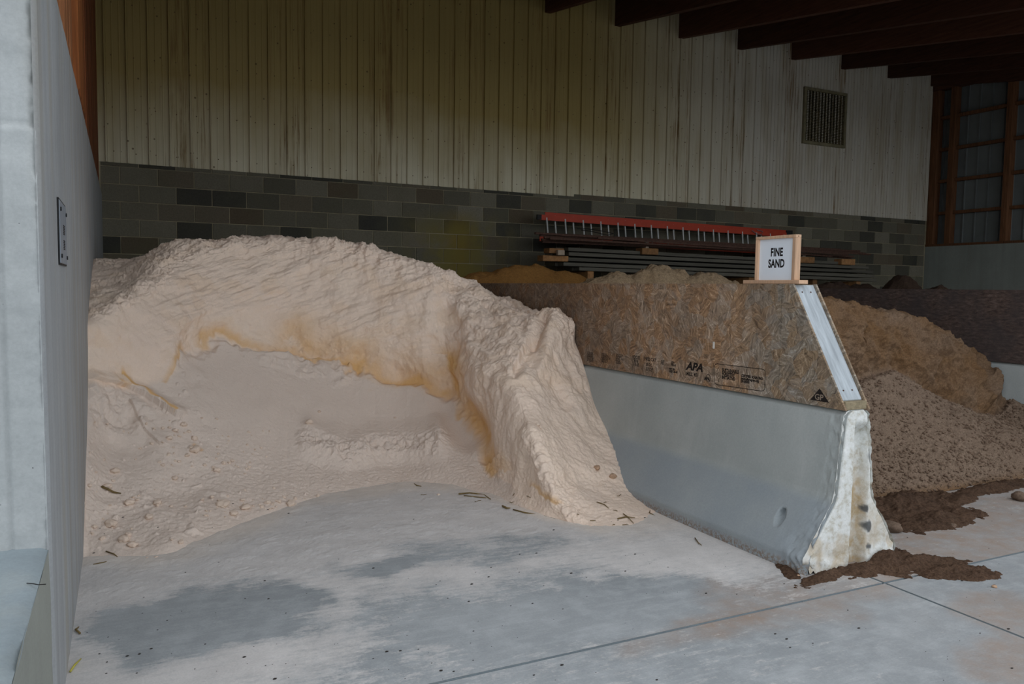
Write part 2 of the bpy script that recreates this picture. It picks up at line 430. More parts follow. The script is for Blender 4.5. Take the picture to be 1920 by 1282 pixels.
def m_siding():
    t = NT('painted_siding', .55); p = t.pos(); x = t.sep(p, 0); z = t.sep(p, 2)
    c = t.ramp(t.noise(p, .6, 3), [(.35, (.66, .60, .42)), (.65, (.72, .66, .48))])
    # darker yellow-brown tone, strongest on the upper part of the left two thirds
    up = t.ramp(t.math('ADD', t.math('MULTIPLY', t.math('SUBTRACT', z, 2.9), .8), t.math('MULTIPLY', t.noise(p, 1.5, 3), .5)), [(.15, 0), (1, 1)])
    lx = t.ramp(t.math('MULTIPLY', x, .1), [(.62, 1), (.98, 0)])
    c = t.mix(t.math('MULTIPLY', t.math('MULTIPLY', up, lx), .92), c, (.36, .255, .068))
    c = t.mix(t.ramp(t.math('MULTIPLY', x, .1), [(.7, 0), (1.15, .75)]), c, (.60, .56, .50))
    c = t.mix(t.math('MULTIPLY', t.ramp(t.noise(t.pos((1, 1, .12)), 5, 4), [(.45, 0), (.7, 1)]), .4), c, (.33, .24, .085))
    # brown drip marks below each rafter
    ph = t.math('PINGPONG', t.math('ADD', x, .48), .61)      # 0 at the rafters
    near = t.ramp(ph, [(.0, 1), (.22, .6), (.36, 0)])
    st = t.noise(t.pos((30, 1, .7)), 1, 6, .72)
    drip = t.ramp(st, [(.52, 0), (.60, 1)])
    fade = t.ramp(t.noise(t.pos((3, 1, 1)), 2, 4, .6), [(.35, .15), (.6, 1)])
    c = t.mix(t.math('MULTIPLY', t.math('MULTIPLY', drip, near), t.math('MULTIPLY', fade, .95)), c, (.21, .115, .03))
    c = t.mix(t.math('MULTIPLY', t.ramp(t.vor(p, 5.5), [(.05, 1), (.075, 0)]), .8), c, (.10, .055, .02))
    c = t.mix(t.math('MULTIPLY', t.ramp(t.vor(t.pos((1, 1, .6)), 9), [(.04, 1), (.06, 0)]), .6), c, (.12, .07, .03))
    return t.color(c)
M_SIDING = m_siding()
M_RSIDING = m_plain('right_siding', (.19, .205, .20), .6, 0, .15, 3)

# ------------------------------------------------------------------ dimensions
A = -.189                      # inner face of the left wall
D = 10.418                     # face of the back wall
XR = 14.25                     # face of the right wall
YJ, XJ = 2.41, 3.13            # floor joints
Z0 = 2.685                     # top of the first full block course
G = .2032
BXC = 3.165                    # barrier centre line
YB = 2.62                      # near end of barriers
ZB, ZT = .771, 1.374           # bottom and top of the strand board
OX = 3.08                      # left face of the board wall

# ------------------------------------------------------------------ floor: four slabs on a base
base = MB().box((-4, -14, -.30), (16, 12, -.06)).build('floor', M_JOINT); tag(base, 'grey concrete slab floor dusted with sand', kind='structure')
TOE = np.array([at(x_, y_, Z=0)[:2] for x_, y_ in ((160, 1045), (235, 1052), (335, 1040), (455, 988), (570, 945), (665, 922), (760, 909), (850, 914), (930, 938), (1002, 965), (1066, 982), (1115, 995), (1195, 990), (1262, 962))])
def floor_masks(P):
    X = P[..., 0]; Y = P[..., 1]
    n = fbm(P, 1.3, 5, 3); n2 = fbm(P, 4, 4, 9)
    inner = (Y > YJ) & (X < XJ)
    def ell(px, py, rx, ry, rot=0):
        c = at(px, py, Z=0); dx = X-c[0]; dy = Y-c[1]; cs, sn = math.cos(rot), math.sin(rot)
        return ((dx*cs+dy*sn)/rx)**2+((-dx*sn+dy*cs)/ry)**2
    dust = .95+.25*n
    for e, k in ((ell(380, 1150, .42, .38), .95), (ell(500, 1160, .30, .26, .2), .75), (ell(300, 1190, .25, .3), .6), (ell(880, 1030, .62, .22, -.12), .75), (ell(700, 1062, .30, .12, 0), .8), (ell(900, 1140, .65, .40, .1), .62), (ell(1150, 1130, .5, .25), .45)):
        dust -= k*1.1*sstep(1.7, .0, e+.9*n2+.4*n)
    # fades out towards the joint
    dust -= .75*sstep(3.05, 2.5, Y+.25*n)*sstep(.0, .9, X+.2*n)
    dust += .25*sstep(3.35, 3.8, Y)
    dust = np.where(inner, dust, 0.22*sstep(1.2, 2.4, Y)*sstep(3.0, 1.2, X)+.1*n)
    right = (X >= XJ)
    dust = np.where(right & (Y > YJ), .08+.2*n, dust)
    dirt = .75*sstep(1.1, .1, ell(1500, 1110, .75, .33, .1)+.9*n2)+.85*sstep(1.1, .2, ell(1900, 1240, .28, .2)+.8*n2)+.7*sstep(1.1, .2, ell(1700, 1000, 1.1, .35)+.6*n2)
    dirt += .55*sstep(1.1, .2, ell(1320, 1175, .45, .12, .1)+.9*n2)+.8*sstep(1.1, .1, ell(1900, 1150, .3, .25)+.6*n2)
    dirt = dirt+np.where(right & (Y > YJ), .95, 0)+np.where(Y <= YJ, .12*sstep(1.5, 3.5, X), 0)
    ty = np.interp(X, TOE[:, 0], TOE[:, 1])
    near = np.where(inner, .75*sstep(-.30, .05, Y-ty+.22*n+.1*n2), 0)
    return np.clip(dust, -.5, 1.4), np.clip(dirt, 0, 1), near, inner
def slab(x0, x1, y0, y1, nx, ny):
    g = .007
    xs = np.linspace(x0+g, x1-g, nx); ys = np.linspace(y0+g, y1-g, ny)
    X, Y = np.meshgrid(xs, ys, indexing='ij'); P = np.stack([X, Y, 0*X], -1)
    ed = np.minimum.reduce([X-x0-g, x1-g-X, Y-y0-g, y1-g-Y])
    dust, dirt, near, inner = floor_masks(P)
    rel = np.where(inner, (.006*fbm(P, 5, 4, 61)+.005*np.abs(fbm(P, 14, 3, 62)))*np.clip(dust, 0, 1)*sstep(2.9, 3.9, Y), 0)
    P[..., 2] = np.where(ed < .02, 0, np.maximum(rel, -.001))
    # rim down
    o = gridmesh('floor_slab', P, M_FLOOR, base, smooth=False, attrs={'dust': dust, 'dirt': dirt, 'near': near})
    m = MB().box((x0+g, y0+g, -.055), (x1-g, y1-g, -.0015)).build('slab_edge', M_CURB, base)
    return o
slab(-.6, XJ, YJ, 6.5, 240, 240)
slab(XJ, 7.6, YJ, 6.5, 180, 160)
slab(-3.5, XJ, -2, YJ, 240, 200)
slab(XJ, 8, -2, YJ, 160, 160)
for r in ((8, 16, -12, YJ, 10, 10), (-3.5, XJ, -12, -2, 10, 10), (XJ, 8, -12, -2, 10, 10), (7.6, 15, YJ, 6.5, 10, 10), (-.6, 7, 6.5, 10.6, 20, 10), (7, 15, 6.5, 10.6, 20, 10)): slab(*r)
g_ = MB().box((-60, -60, -.6), (60, 40, -.31)).build('ground', m_plain('gravel_ground', (.28, .28, .27), .95)); tag(g_, 'flat grey ground around the shed', kind='structure')

# ------------------------------------------------------------------ back wall
wb = MB().box((-.6, D+.0035, -.3), (XR+.3, D+.22, 6.2)).build('wall_back', M_MORTAR); tag(wb, 'concrete block wall with ribbed metal siding above', kind='structure')
ZS = 2.727
def block_mesh(w):
    b = MB().cbox((.005, -.004, .005), (w-.005, .03, G-.005), .003)
    m = bpy.data.meshes.new('concrete_block'); m.from_pydata([tuple(v) for v in b.V], [], b.F); m.materials.append(M_BLOCK); return m
BM = block_mesh(2*G); BH = block_mesh(G)
rows = range(-1, 7)
for r in rows:
    off = 0 if r % 2 == 0 else G
    x = -.003+off-2*G*1
    while x < XR-.02:
        m = BM; xx = x; w = 2*G
        if x < A-.05: m = BH; xx = x+G
        if xx+w > XR: m = BH
        if xx >= A-.05 and xx < XR-.1:
            o = bpy.data.objects.new('concrete_block', m); o.location = (xx, D+.0+random.uniform(-.003, .001), Z0-G*(r+1))
            if r == -1: o.scale = (1, 1, (ZS+.05-Z0)/G); o.location[2] = Z0
            link(o, wb)
        x += 2*G
# ribbed siding
def siding_panel(x0, w, z0, z1, ribs, minor, name, mat, parent, plane='y', base_=D, rh=.026):
    """profile across w: major ribs at given offsets"""
    pts = []
    for rx in ribs:
        pts += [(rx-.014, 0), (rx-.009, rh), (rx+.009, rh), (rx+.014, 0)]
    for mx in minor: pts += [(mx-.010, 0), (mx, .004), (mx+.010, 0)]
    pts += [(0, 0), (w, 0)]
    pts = sorted(set([p for p in pts if 0 <= p[0] <= w]))
    V = []; F_ = []
    for u, d in pts:
        for z in (z0, z1): V.append((x0+u, base_-.016-d, z) if plane == 'y' else (base_-.016-d, x0+u, z))
    n = len(pts)
    for i in range(n-1):
        f = (2*i, 2*i+2, 2*i+3, 2*i+1); F_.append(f if plane == 'y' else f[::-1])
    k = len(V)      # thickness lip at the foot
    for u, d in pts: V.append((x0+u, base_+.0, z0) if plane == 'y' else (base_, x0+u, z0))
    for i in range(n-1): F_.append((2*i, k+i, k+i+1, 2*i+2))
    return mobj(name, V, F_, mat, parent)
x = -.235
i = 0
while x < XR-.05:
    w = min(.9144, XR-.02-x)
    if x < 9.0: ribs = [.10+.2286*k for k in range(4)]; minor = [.10+.2286*k+d for k in range(-1, 4) for d in (.076, .152) if 0 < .10+.2286*k+d < .9]; rh = .028
    else: ribs = [.03+.0762*k for k in range(12)]; minor = []; rh = .013
    zb = ZS if x < 5.3 else ZS+.035
    siding_panel(x, w, zb, 5.9, ribs, minor, 'metal_panel', M_SIDING, wb, rh=rh)
    x += .9144; i += 1
sc = MB()
for zz in (ZS+.12, 3.35, 3.95, 4.55, 5.15):
    x = -.06
    while x < XR-.1:
        c = (x+random.uniform(-.01, .01), D-.014, zz+random.uniform(-.01, .01)); sc.tube([c, (c[0], c[1]-.009, c[2])], .007, 6)
        x += .2286
o = sc.build('panel_screw', M_SCREW, wb); o['kind'] = 'stuff'

# louvre
p0 = at(1505, 165, Y=D); p1 = at(1580, 279, Y=D)
lv = empty('wall_louvre', (p0[0], D-.03, p1[2])); tag(lv, 'square rusty louvred vent high on the metal siding', 'vent')
x0, x1, z0, z1 = p0[0], p1[0], p1[2], at(1505, 163, Y=D)[2]
fr = MB(); t_ = .05
fr.box((x0, D-.06, z0), (x0+t_, D-.012, z1)).box((x1-t_, D-.06, z0), (x1, D-.012, z1)).box((x0+t_, D-.06, z0), (x1-t_, D-.012, z0+t_)).box((x0+t_, D-.06, z1-t_), (x1-t_, D-.012, z1))
fr.build('frame', m_plain('louvre_frame', (.22, .19, .11), .8, 0, .3, 10), lv)
sl = MB(); k = 0; z = z0+t_
while z < z1-t_:
    sl.beam((x0+t_, D-.035, z+.012), (x1-t_, D-.035, z+.012), .034, .004, up=(0, -.5, .86)); z += .028
for q in range(1, 6): sl.box((x0+q*(x1-x0)/6-.003, D-.055, z0+t_), (x0+q*(x1-x0)/6+.003, D-.050, z1-t_))
o = sl.build('slat', M_LOUVRE, lv); o['kind'] = 'stuff'
MB().box((x0+t_, D-.016, z0+t_), (x1-t_, D-.013, z1-t_)).build('backing', m_plain('louvre_back', (.05, .04, .02), .9), lv)

# ------------------------------------------------------------------ roof: deck and rafters rising towards the back wall
SL = .160
def zr(y): return 5.355-(D-y)*SL      # underside of the rafters
YE = 3.0
dk = MB(); t = .47
dk.add([(-3.2, YE-.5, zr(YE-.5)+t), (XR+.3, YE-.5, zr(YE-.5)+t), (XR+.3, D+.3, zr(D+.3)+t), (-3.2, D+.3, zr(D+.3)+t),
        (-3.2, YE-.5, zr(YE-.5)+t+.12), (XR+.3, YE-.5, zr(YE-.5)+t+.12), (XR+.3, D+.3, zr(D+.3)+t+.12), (-3.2, D+.3, zr(D+.3)+t+.12)], BOXF)
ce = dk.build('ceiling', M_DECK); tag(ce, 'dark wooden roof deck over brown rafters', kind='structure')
rm = MB().add([(-.045, 0, 0), (.045, 0, 0), (.045, D-YE, (D-YE)*SL), (-.045, D-YE, (D-YE)*SL), (-.045, 0, t), (.045, 0, t), (.045, D-YE, (D-YE)*SL+t), (-.045, D-YE, (D-YE)*SL+t)], BOXF)
r0 = None
for k in range(-3, 9):
    x = 5.66+1.218*k
    if r0 is None: r0 = rm.build('rafter', M_RAFTER, ce); o = r0
    else: o = r0.copy(); link(o, ce)
    o.location = (x, YE, zr(YE))
wf = MB().box((3.2, YE-.14, zr(YE)-.02), (XR+.2, YE-.02, zr(YE)+.6)).build('fascia_beam', M_RAFTER, ce)

# ------------------------------------------------------------------ left wall with planked wall above
ZTL = 2.392
YW = 2.50
V = []; prof = [(YW-.0, 3.4)]
wl_ = empty('wall_left', (A, YW, 0)); tag(wl_, 'grey poured concrete wall with wooden planks above', kind='structure')
# side face as a fine grid with form-board ripple
ys = np.linspace(YW, D, 420); zs = np.linspace(-.05, ZTL, 60)
Yg, Zg = np.meshgrid(ys, zs, indexing='ij')
Pn = np.stack([0*Yg, Yg*7, Zg*.4], -1)
rip = .0015*noise(Pn, 1.5, 5)
rec = sstep(.62, 0, Zg)*.06+sstep(1.3, .5, Zg)*.04   # the end arris leans back lower down
Yg2 = Yg+rec*(1-sstep(YW, YW+.5, Yg))
P = np.stack([A-.004+rip-sstep(YW+.012, YW, Yg)*.012, Yg2, Zg], -1)
P[:, -1, 0] -= .01
gridmesh('side_face', P, M_WALLSIDE, None).parent = wl_
for ch in wl_.children: ch.location = -np.array(wl_.location)
def wchild(o): o.parent = wl_; o.location = np.array(o.location)-np.array(wl_.location); return o
core = MB().box((A-.46, YW+.13, -.1), (A-.012, D+.02, ZTL-.003)); wchild(core.build('wall_core', M_WALLEND))
# end face: grid with rounded worn arris and a form joint
xs = np.linspace(A-.46, A-.012, 120); zs = np.linspace(.45, 3.4, 300)
Xg, Zg = np.meshgrid(xs, zs, indexing='ij')
Pn = np.stack([Xg, 0*Xg, Zg], -1)
rec = sstep(.62, 0, Zg)*.06+sstep(1.3, .5, Zg)*.04
zj = at(40, 231, Y=YW)[2]
xj = lateral(6, YW)
Yf = YW+rec+.006*fbm(Pn, 9, 4, 4)+.008*sstep(A-.035, A-.012, Xg)*(.4+np.abs(fbm(Pn, 22, 3, 8))*3)*sstep(-.3, .3, noise(Pn, 2.5, 12)+.1)
Yf += np.where(Zg > zj, .004, 0)+.01*np.exp(-((Zg-zj)/.006)**2)+.008*np.exp(-((Xg-xj)/.006)**2)
P = np.stack([Xg, Yf, Zg], -1)
keep = Zg < 9
P[..., 2] = np.minimum(P[..., 2], 3.4)
wchild(gridmesh('end_face', P[::-1], M_WALLEND, None))
wchild(MB().box((A-.46, YW+.02, ZTL-.01), (A-.014, YW+.14, 3.4)).build('end_pier', M_WALLSIDE))
# vertical planks above the concrete wall
y = YW+.15; k = 0
PX = A-.03
while y < D-.03:
    w = .185
    mt = M_PLANK if y < 5.75 else M_PLANKD
    b = MB().cbox((PX-.035, y, ZTL-.0), (PX+random.uniform(-.003, .003), min(y+w, D-.01), 4.9 if y > 4 else 4.2), .004)
    o = b.build('plank', mt, None, origin=(PX, y, ZTL)); wchild(o)
    y += w+.004
b = MB().cbox((PX-.04, 5.05, ZTL), (A-.002, 5.75, 4.6), .006); o = b.build('timber_post', m_wood('orange_post', (.36, .12, .035), (30, 8, 1.2)), None, origin=(PX, 5.3, ZTL)); wchild(o)

# steel cover plate
yA = at(109, 374, X=A)[1]; yB = at(123.5, 470, X=A)[1]
zt_ = at(109, 373, X=A)[2]; zb_ = at(110, 492, X=A)[2]
cp = empty('cover_plate', (A, (yA+yB)/2, zb_)); tag(cp, 'flat grey steel cover plate screwed to the left concrete wall', 'cover plate')
pl = MB().cbox((A-.004, yA, zb_), (A+.004, yB, zt_), .0015).build('plate', M_PLATE, cp)
MB().box((A-.004, yA-.006, zb_-.006), (A+.0015, yB+.006, zt_+.006)).build('dark_rim', M_BLACK, cp)  # thin black sheet behind the plate, showing as a dark outline
for yy in (yA+.03, yB-.03):
    for zz in (zb_+.025, zt_-.03): MB().tube([(A+.003, yy, zz), (A+.008, yy, zz)], .007, 8).build('screw', M_BLACK, cp)
for zz in (zb_+.33*(zt_-zb_), zb_+.58*(zt_-zb_)):
    mb = MB()
    for q in range(6): mb.box((A+.003, (yA+yB)/2-.02, zz+q*.006-.02), (A+.0055, (yA+yB)/2+.05, zz+q*.006-.017))
    mb.build('stamped_lines', M_INK, cp)

# low curb wall in front of the left wall
zc = at(90, 1060, X=A)[2]
xs = np.linspace(A-1.5, A-.012, 90); ys = np.linspace(-1.2, YW+.06, 160)
Xg, Yg = np.meshgrid(xs, ys, indexing='ij')
Pn = np.stack([Xg, Yg, 0*Xg], -1)
Zc = zc+.004*fbm(Pn, 5, 4, 2)-.012*sstep(A-.035, A-.012, Xg)-.0*Xg
chip = at(50, 1215, Z=zc)
Zc -= .012*sstep(1.2, .6, ((Xg-chip[0])/.03)**2+((Yg-chip[1])/.07)**2)
cb = gridmesh('concrete_curb', np.stack([Xg, Yg, Zc], -1), M_CURB); tag(cb, 'low bluish concrete curb wall running out from the left wall', kind='structure')
ysd = np.linspace(-1.2, YW+.08, 60); zsd = np.linspace(-.05, zc-.011, 20)
Yg, Zg = np.meshgrid(ysd, zsd, indexing='ij')
gridmesh('curb_side', np.stack([A-.012+0*Yg+.003*noise(np.stack([0*Yg, Yg, Zg], -1), 6, 2), Yg, Zg], -1), m_concrete('curb_side_concrete', (.33, .345, .31), .1, (.3, .31, .27), .3, .2), cb)

# chips and a crack at the wall end
def tiny(pts, r, mat, name, parent):
    o = MB().tube(pts, r, 6).build(name, mat, None, origin=pts[0]); o.parent = parent; o.location = np.array(o.location)-np.array(parent.location); return o
for cx_, cy_, r_ in ((62, 876, .008), (66, 890, .006), (71, 884, .005), (60, 888, .004)):
    p = at(cx_, cy_, Y=YW+.035); tiny([p+[-.006, 0, .003], p, p+[.008, .0, -.003]], [r_*.6, r_, r_*.5], M_INK, 'dark_aggregate', wl_)
tiny([at(x_, y_, Z=zc+.002) for x_, y_ in ((50, 1093), (62, 1094), (72, 1096), (86, 1095))], .0012, M_INK, 'crack', wl_)

# ------------------------------------------------------------------ right wall
zs_ = at(1728, 463, X=XR)[2]
wr2 = MB().box((XR, 1.5, -.3), (XR+.2, D+.2, zs_)).build('wall_right', M_RWALL); tag(wr2, 'bare concrete wall with timber frame and metal cladding above', kind='structure')
for kk in range(10):
    siding_panel(1.5+.9144*kk, .9144, zs_, 6, [.05+.2286*k for k in range(4)], [], 'metal_panel', M_RSIDING, wr2, 'x', XR+.2)
def rz(px, py): return at(px, py, X=XR)[2]
for zz in (rz(1776, 218), rz(1776, 278), rz(1776, 337.5), rz(1776, 398)):
    MB().cbox((XR+.06, 1.6, zz-.03), (XR+.14, D, zz+.03), .004).build('girt', M_POST, wr2)
MB().cbox((XR-.01, 1.6, zs_-.0), (XR+.14, D, zs_+.045), .004).build('sill_plate', M_POST, wr2)
MB().cbox((XR-.03, 1.6, rz(1776, 166)), (XR+.14, D, rz(1776, 166)+.5), .004).build('header', M_RAFTER, wr2)
for px in (1743, 1777, 1882):
    yc = XR*ray(px, 400)[1]/ray(px, 400)[0]; w = .055 if px != 1743 else .09
    MB().cbox((XR-.0, yc-w, zs_+.04), (XR+.15, min(yc+w, D-.005), rz(1776, 166)+.01), .004).build('post', M_POST, wr2)
for yc in (7.6, 6.4, 5.2, 4, 2.8):
    MB().cbox((XR, yc-.075, zs_+.04), (XR+.15, yc+.075, rz(1776, 166)+.01), .004).build('post', M_POST, wr2)

# ------------------------------------------------------------------ jersey barriers
def half(z):
    return np.interp(z, [0, .075, .33, .36, .70, .745, .765, .77], [.315, .315, .135, .125, .088, .080, .06, .045])
def barrier(xc, y0, L, rough, name, fine):
    e = empty(name, (xc, y0, 0))
    nz = 90 if fine else 24; ny = 420 if fine else 40
    zz = np.concatenate([np.linspace(0, .74, nz-8), np.linspace(.745, .77, 8)])
    yy = np.linspace(0, 1, ny)**1.35*L
    for side in (-1, 1):
        Yg, Zg = np.meshgrid(yy, zz, indexing='ij')
        X = side*half(Zg)
        P = np.stack([xc+X, y0+Yg, Zg], -1)
        n = fbm(P, 14, 4, 21); n1 = fbm(P, 5, 3, 77)
        endw = sstep(.16, 0, Yg+.04*n1)
        lowc = sstep(.22, .02, Zg+.05*n1)*sstep(.3, .0, Yg)
        P[..., 0] -= side*(rough*(.010*endw*np.abs(n)*2+.05*lowc*np.abs(n1+.4*n)))
        P[..., 1] += .012*(1-sstep(0, .02, Yg))*np.abs(n)
        hole = np.zeros_like(Yg)
        if side == -1 and fine:
            hc = at(1455, 970, X=xc-.25); hy = hc[1]; hz = hc[2]
            hole = sstep(1.25, .8, ((P[..., 1]-hy-.15*(Zg-hz))/.026)**2+((Zg-hz)/.036)**2)
            P[..., 0] += .05*hole
        low = sstep(.36, .30, Zg+.004*n)*1.0
        wh = sstep(.055, .025, Yg+.05*n1-.05*sstep(.33, .0, Zg)+.02*n) if rough else 0*Yg
        scuff = sstep(.3, 0, Zg)*sstep(.25, .05, np.abs(Yg-.55))*.9 if side == -1 and rough else 0*Yg
        scuff = scuff+(sstep(.06, .02, Zg)*.8 if rough else 0)
        gridmesh('side_face', P if side == 1 else P[::-1], M_BARRIER, e, attrs={'low': low, 'white': wh, 'hole': hole*.9, 'stain': 0*Yg, 'soot': 0*Yg, 'scuff': np.clip(scuff, 0, 1)}).location = -np.array(e.location)
    # top
    MB().box((xc-.045, y0+.01, .70), (xc+.045, y0+L, .7705)).build('top_face', M_BARRIER, e)
    # near end with the vertical key groove
    nt = 120 if fine else 12
    tt = np.linspace(-1, 1, nt)
    Tg, Zg = np.meshgrid(tt, zz, indexing='ij')
    X = Tg*half(Zg)
    P = np.stack([xc+X, y0+0*X, Zg], -1); n = fbm(P, 16, 4, 33); n1 = fbm(P, 6, 3, 78)
    gd = sstep(.062, .044, np.abs(X-.035+.01*n1))*sstep(.72, .64, Zg)
    P[..., 1] += .055*gd
    ed = (1-np.abs(Tg))*half(Zg)
    P[..., 1] += .018*sstep(.02, 0, ed)+rough*.010*np.abs(n)*sstep(.06, 0, ed)
    P[..., 1] += rough*sstep(.2, 0, Zg)*.03*np.clip(n1+.3*n, -.2, 1)
    lowc = sstep(.22, .02, Zg+.05*n1); P[..., 0] -= np.sign(Tg)*rough*np.abs(Tg)*.05*lowc*np.abs(n1+.4*n)
    if rough: P[..., 2] += sstep(.05, 0, Zg)*sstep(.25, .6, np.abs(n1)*2)*.05*np.abs(Tg)
    stain = gd*.8*sstep(.62, .3, Zg)+.55*sstep(.6, 0, Zg)*sstep(-.05, .25, n1)
    soot = np.zeros_like(X)
    sp_ = [(at(px_, py_, Y=y0+.05)[0]-xc, at(px_, py_, Y=y0+.05)[2], rx, rz_) for px_, py_, rx, rz_ in ((1620, 852, .022, .030), (1613, 982, .018, .028), (1610, 950, .010, .020), (1613, 1018, .016, .014))] if rough else []
    for (dx, z, rx, rz_) in sp_:
        soot = np.maximum(soot, sstep(1.3, .5, ((X-dx)/rx)**2+((Zg-z)/rz_)**2+.9*n))
    gridmesh('end_face', P, M_BARRIER, e, attrs={'low': 0*X, 'white': 0*X+(1 if rough else 0), 'hole': 0*X, 'stain': np.clip(stain, 0, 1), 'soot': soot*.9, 'scuff': 0*X}).location = -np.array(e.location)
    MB().add([(xc+s*half(z), y0+L, z) for s, z in ((-1, 0), (1, 0), (1, .075), (1, .33), (1, .7), (1, .77), (-1, .77), (-1, .7), (-1, .33), (-1, .075))], [tuple(range(10))[::-1]]).build('far_end', M_BARRIER, e)
    return e
b1 = barrier(BXC, YB, 3.05, 1, 'jersey_barrier', True)
tag(b1, 'chipped pale concrete barrier with whitened end standing beside the pale sand', 'barrier', 'concrete barriers')
b2 = barrier(BXC, YB+3.06, 3.05, 0, 'jersey_barrier', False)
tag(b2, 'rear concrete barrier buried behind the pale sand, under the strand boards', 'barrier', 'concrete barriers')
B2C = 6.665
b3 = barrier(B2C, YB, 3.05, 0, 'jersey_barrier', False)
tag(b3, 'concrete barrier at the right edge beside the brown sand', 'barrier', 'concrete barriers')
b4 = barrier(B2C, YB+3.06, 3.05, 0, 'jersey_barrier', False)
tag(b4, 'rear concrete barrier behind the brown sand pile', 'barrier', 'concrete barriers')

# ------------------------------------------------------------------ strand-board walls on the barriers
def board_wall(ox, mat, y0, slope, name, label, seams, fancy):
    th = .011; W_ = .17
    e = empty(name, (ox+W_/2, y0, ZB)); tag(e, label, 'board wall', 'board walls on the barriers')
    yt = y0+slope
    ye = 9.4
    cuts = [None]+seams+[ye]
    for sx_ in (ox, ox+W_-th):
        for i in range(len(cuts)-1):
            a = cuts[i]; b = cuts[i+1]; g = .0015
            if a is None:
                V = [(sx_, y0, ZB), (sx_, b-g, ZB), (sx_, b-g, ZT), (sx_, yt, ZT)]
            else:
                V = [(sx_, a+g, ZB), (sx_, b-g, ZB), (sx_, b-g, ZT), (sx_, a+g, ZT)]
            V = V+[(v[0]+th, v[1], v[2]) for v in V]
            mobj('board_sheet', V, [(0, 3, 2, 1), (4, 5, 6, 7), (0, 1, 5, 4), (1, 2, 6, 5), (2, 3, 7, 6), (3, 0, 4, 7)], mat, e, origin=V[0])
    MB().cbox((ox+th+.001, y0+.012, ZB+.0), (ox+W_-th-.001, ye, ZB+.04), .002).build('bottom_plate', M_ENDGRAIN, e, origin=(ox+.05, y0, ZB))
    # slanted end board between the two sheets
    d = np.array([0, slope, ZT-ZB]); d /= np.linalg.norm(d); nrm = np.array([0, -d[2], d[1]])
    p = np.array([ox+W_/2, y0+slope*.075+.012, ZB+.043])+(-nrm)*.02; q = np.array([ox+W_/2, yt+.012, ZT-.002])-nrm*.02
    MB().beam(p, q, W_-2*th-.002, .038, up=(0, -d[2], d[1]), c=.003).build('end_board', M_GREYBOARD, e, origin=p)
    MB().cbox((ox+th+.001, yt+.05, ZT-.042), (ox+W_-th-.001, ye, ZT-.003), .002).build('top_plate', M_ENDGRAIN, e, origin=(ox+.05, yt, ZT))
    if fancy:
        for s_ in (-1, 1):
            for f_ in (.08, .93):
                c = p+(q-p)*f_+nrm*.021+np.array([s_*.03, 0, 0]); MB().tube([c-nrm*.004, c+nrm*.001], .004, 6).build('nail', M_RUST, e)
    return e
SEAM = OX*ray(1463, 640)[1]/ray(1463, 640)[0]
w1 = board_wall(OX, M_OSB, YB+.005, .36, 'board_wall', 'weathered strand board wall with printed stamps on the near barrier, slanted grey end board', [SEAM, SEAM+2.44, SEAM+4.88], True)
w2 = board_wall(B2C-.085, M_OSB2, YB+.005, .36, 'board_wall', 'dark strand board wall behind the brown sand, on the right barrier', [3.06, 5.5, 7.94], False)

# ------------------------------------------------------------------ lettering
def text_mesh(body, size, bold=0, shear=0, sx_=1.0, space=1.0, align='LEFT'):
    c = bpy.data.curves.new('lettering', 'FONT'); c.body = body; c.size = size; c.offset = bold; c.shear = shear; c.space_character = space
    c.align_x = align; c.resolution_u = 3; c.fill_mode = 'BOTH'; c.space_line = .8
    o = bpy.data.objects.new('lettering', c); COL.objects.link(o); bpy.context.view_layer.update()
    m = bpy.data.meshes.new_from_object(o.evaluated_get(bpy.context.evaluated_depsgraph_get()))
    V = [(v.co.x*sx_, v.co.y) for v in m.vertices]; F_ = [tuple(p.vertices) for p in m.polygons]
    bpy.data.objects.remove(o); bpy.data.curves.remove(c); bpy.data.meshes.remove(m)
    return V, F_
def on_left_face(mb, V, F_, y, z, X):
    """text that reads from the -X side: runs towards -Y"""
    mb.add([(X, y-v[0], z+v[1]) for v in V], F_)
def line_q(mb, ya, za, yb, zb, w, X):
    d = np.array([yb-ya, zb-za]); n = np.array([-d[1], d[0]])/np.linalg.norm(d)*w/2
    mb.add([(X, ya+n[0], za+n[1]), (X, ya-n[0], za-n[1]), (X, yb-n[0], zb-n[1]), (X, yb+n[0], zb+n[1])], [(0, 1, 2, 3)])
TX = OX-.0008
def yz(px, py): p = at(px, py, X=OX); return p[1], p[2]
st = MB()
def stamp(body, px, py, size, bold=0, sx_=1, shear=0):
    y, z = yz(px, py); V, F_ = text_mesh(body, size, bold+(.0007 if size > .018 else .0), shear, sx_); on_left_face(st, V, F_, y, z, TX)
stamp('APA', 1287, 692, .066, .0022, 1.22, .25)
stamp('MILL 451', 1287, 703, .031, .0002, .98)
stamp('19/32 CAT', 1208, 675, .030, .0002, .95)
stamp('20 O.C.', 1211, 685, .025, .0002, .9)
stamp('SIZED FOR\nSPACING', 1211, 691, .0165, .0002, 1)
stamp('4-10\nPS2', 1240, 678, .019, .0002, .9)
stamp('DC-25\n2016\n19-18', 1188, 672, .031, .0002, .85)
stamp('EXP 1\nPS 2-10', 1259, 681, .0185, .0002, .8)
stamp('PRP 108\nHUD UM-40', 1255, 693, .0185, .0002, .85)
for i, (px, py) in enumerate(((1101, 664), (1128, 666), (1155, 668))):
    stamp(['STORAGE\nTHIS SIDE\nKEEP DRY\nSPACE 1/8"\nAT JOINTS', 'INSTALL\nSTRENGTH\nAXIS ACROSS\nSUPPORTS\nFASTEN 6"', 'CAUTION\nSLIPPERY\nWHEN WET\nWEAR\nGLOVES'][i], px, py-2, .0178, .0003, 1.05)
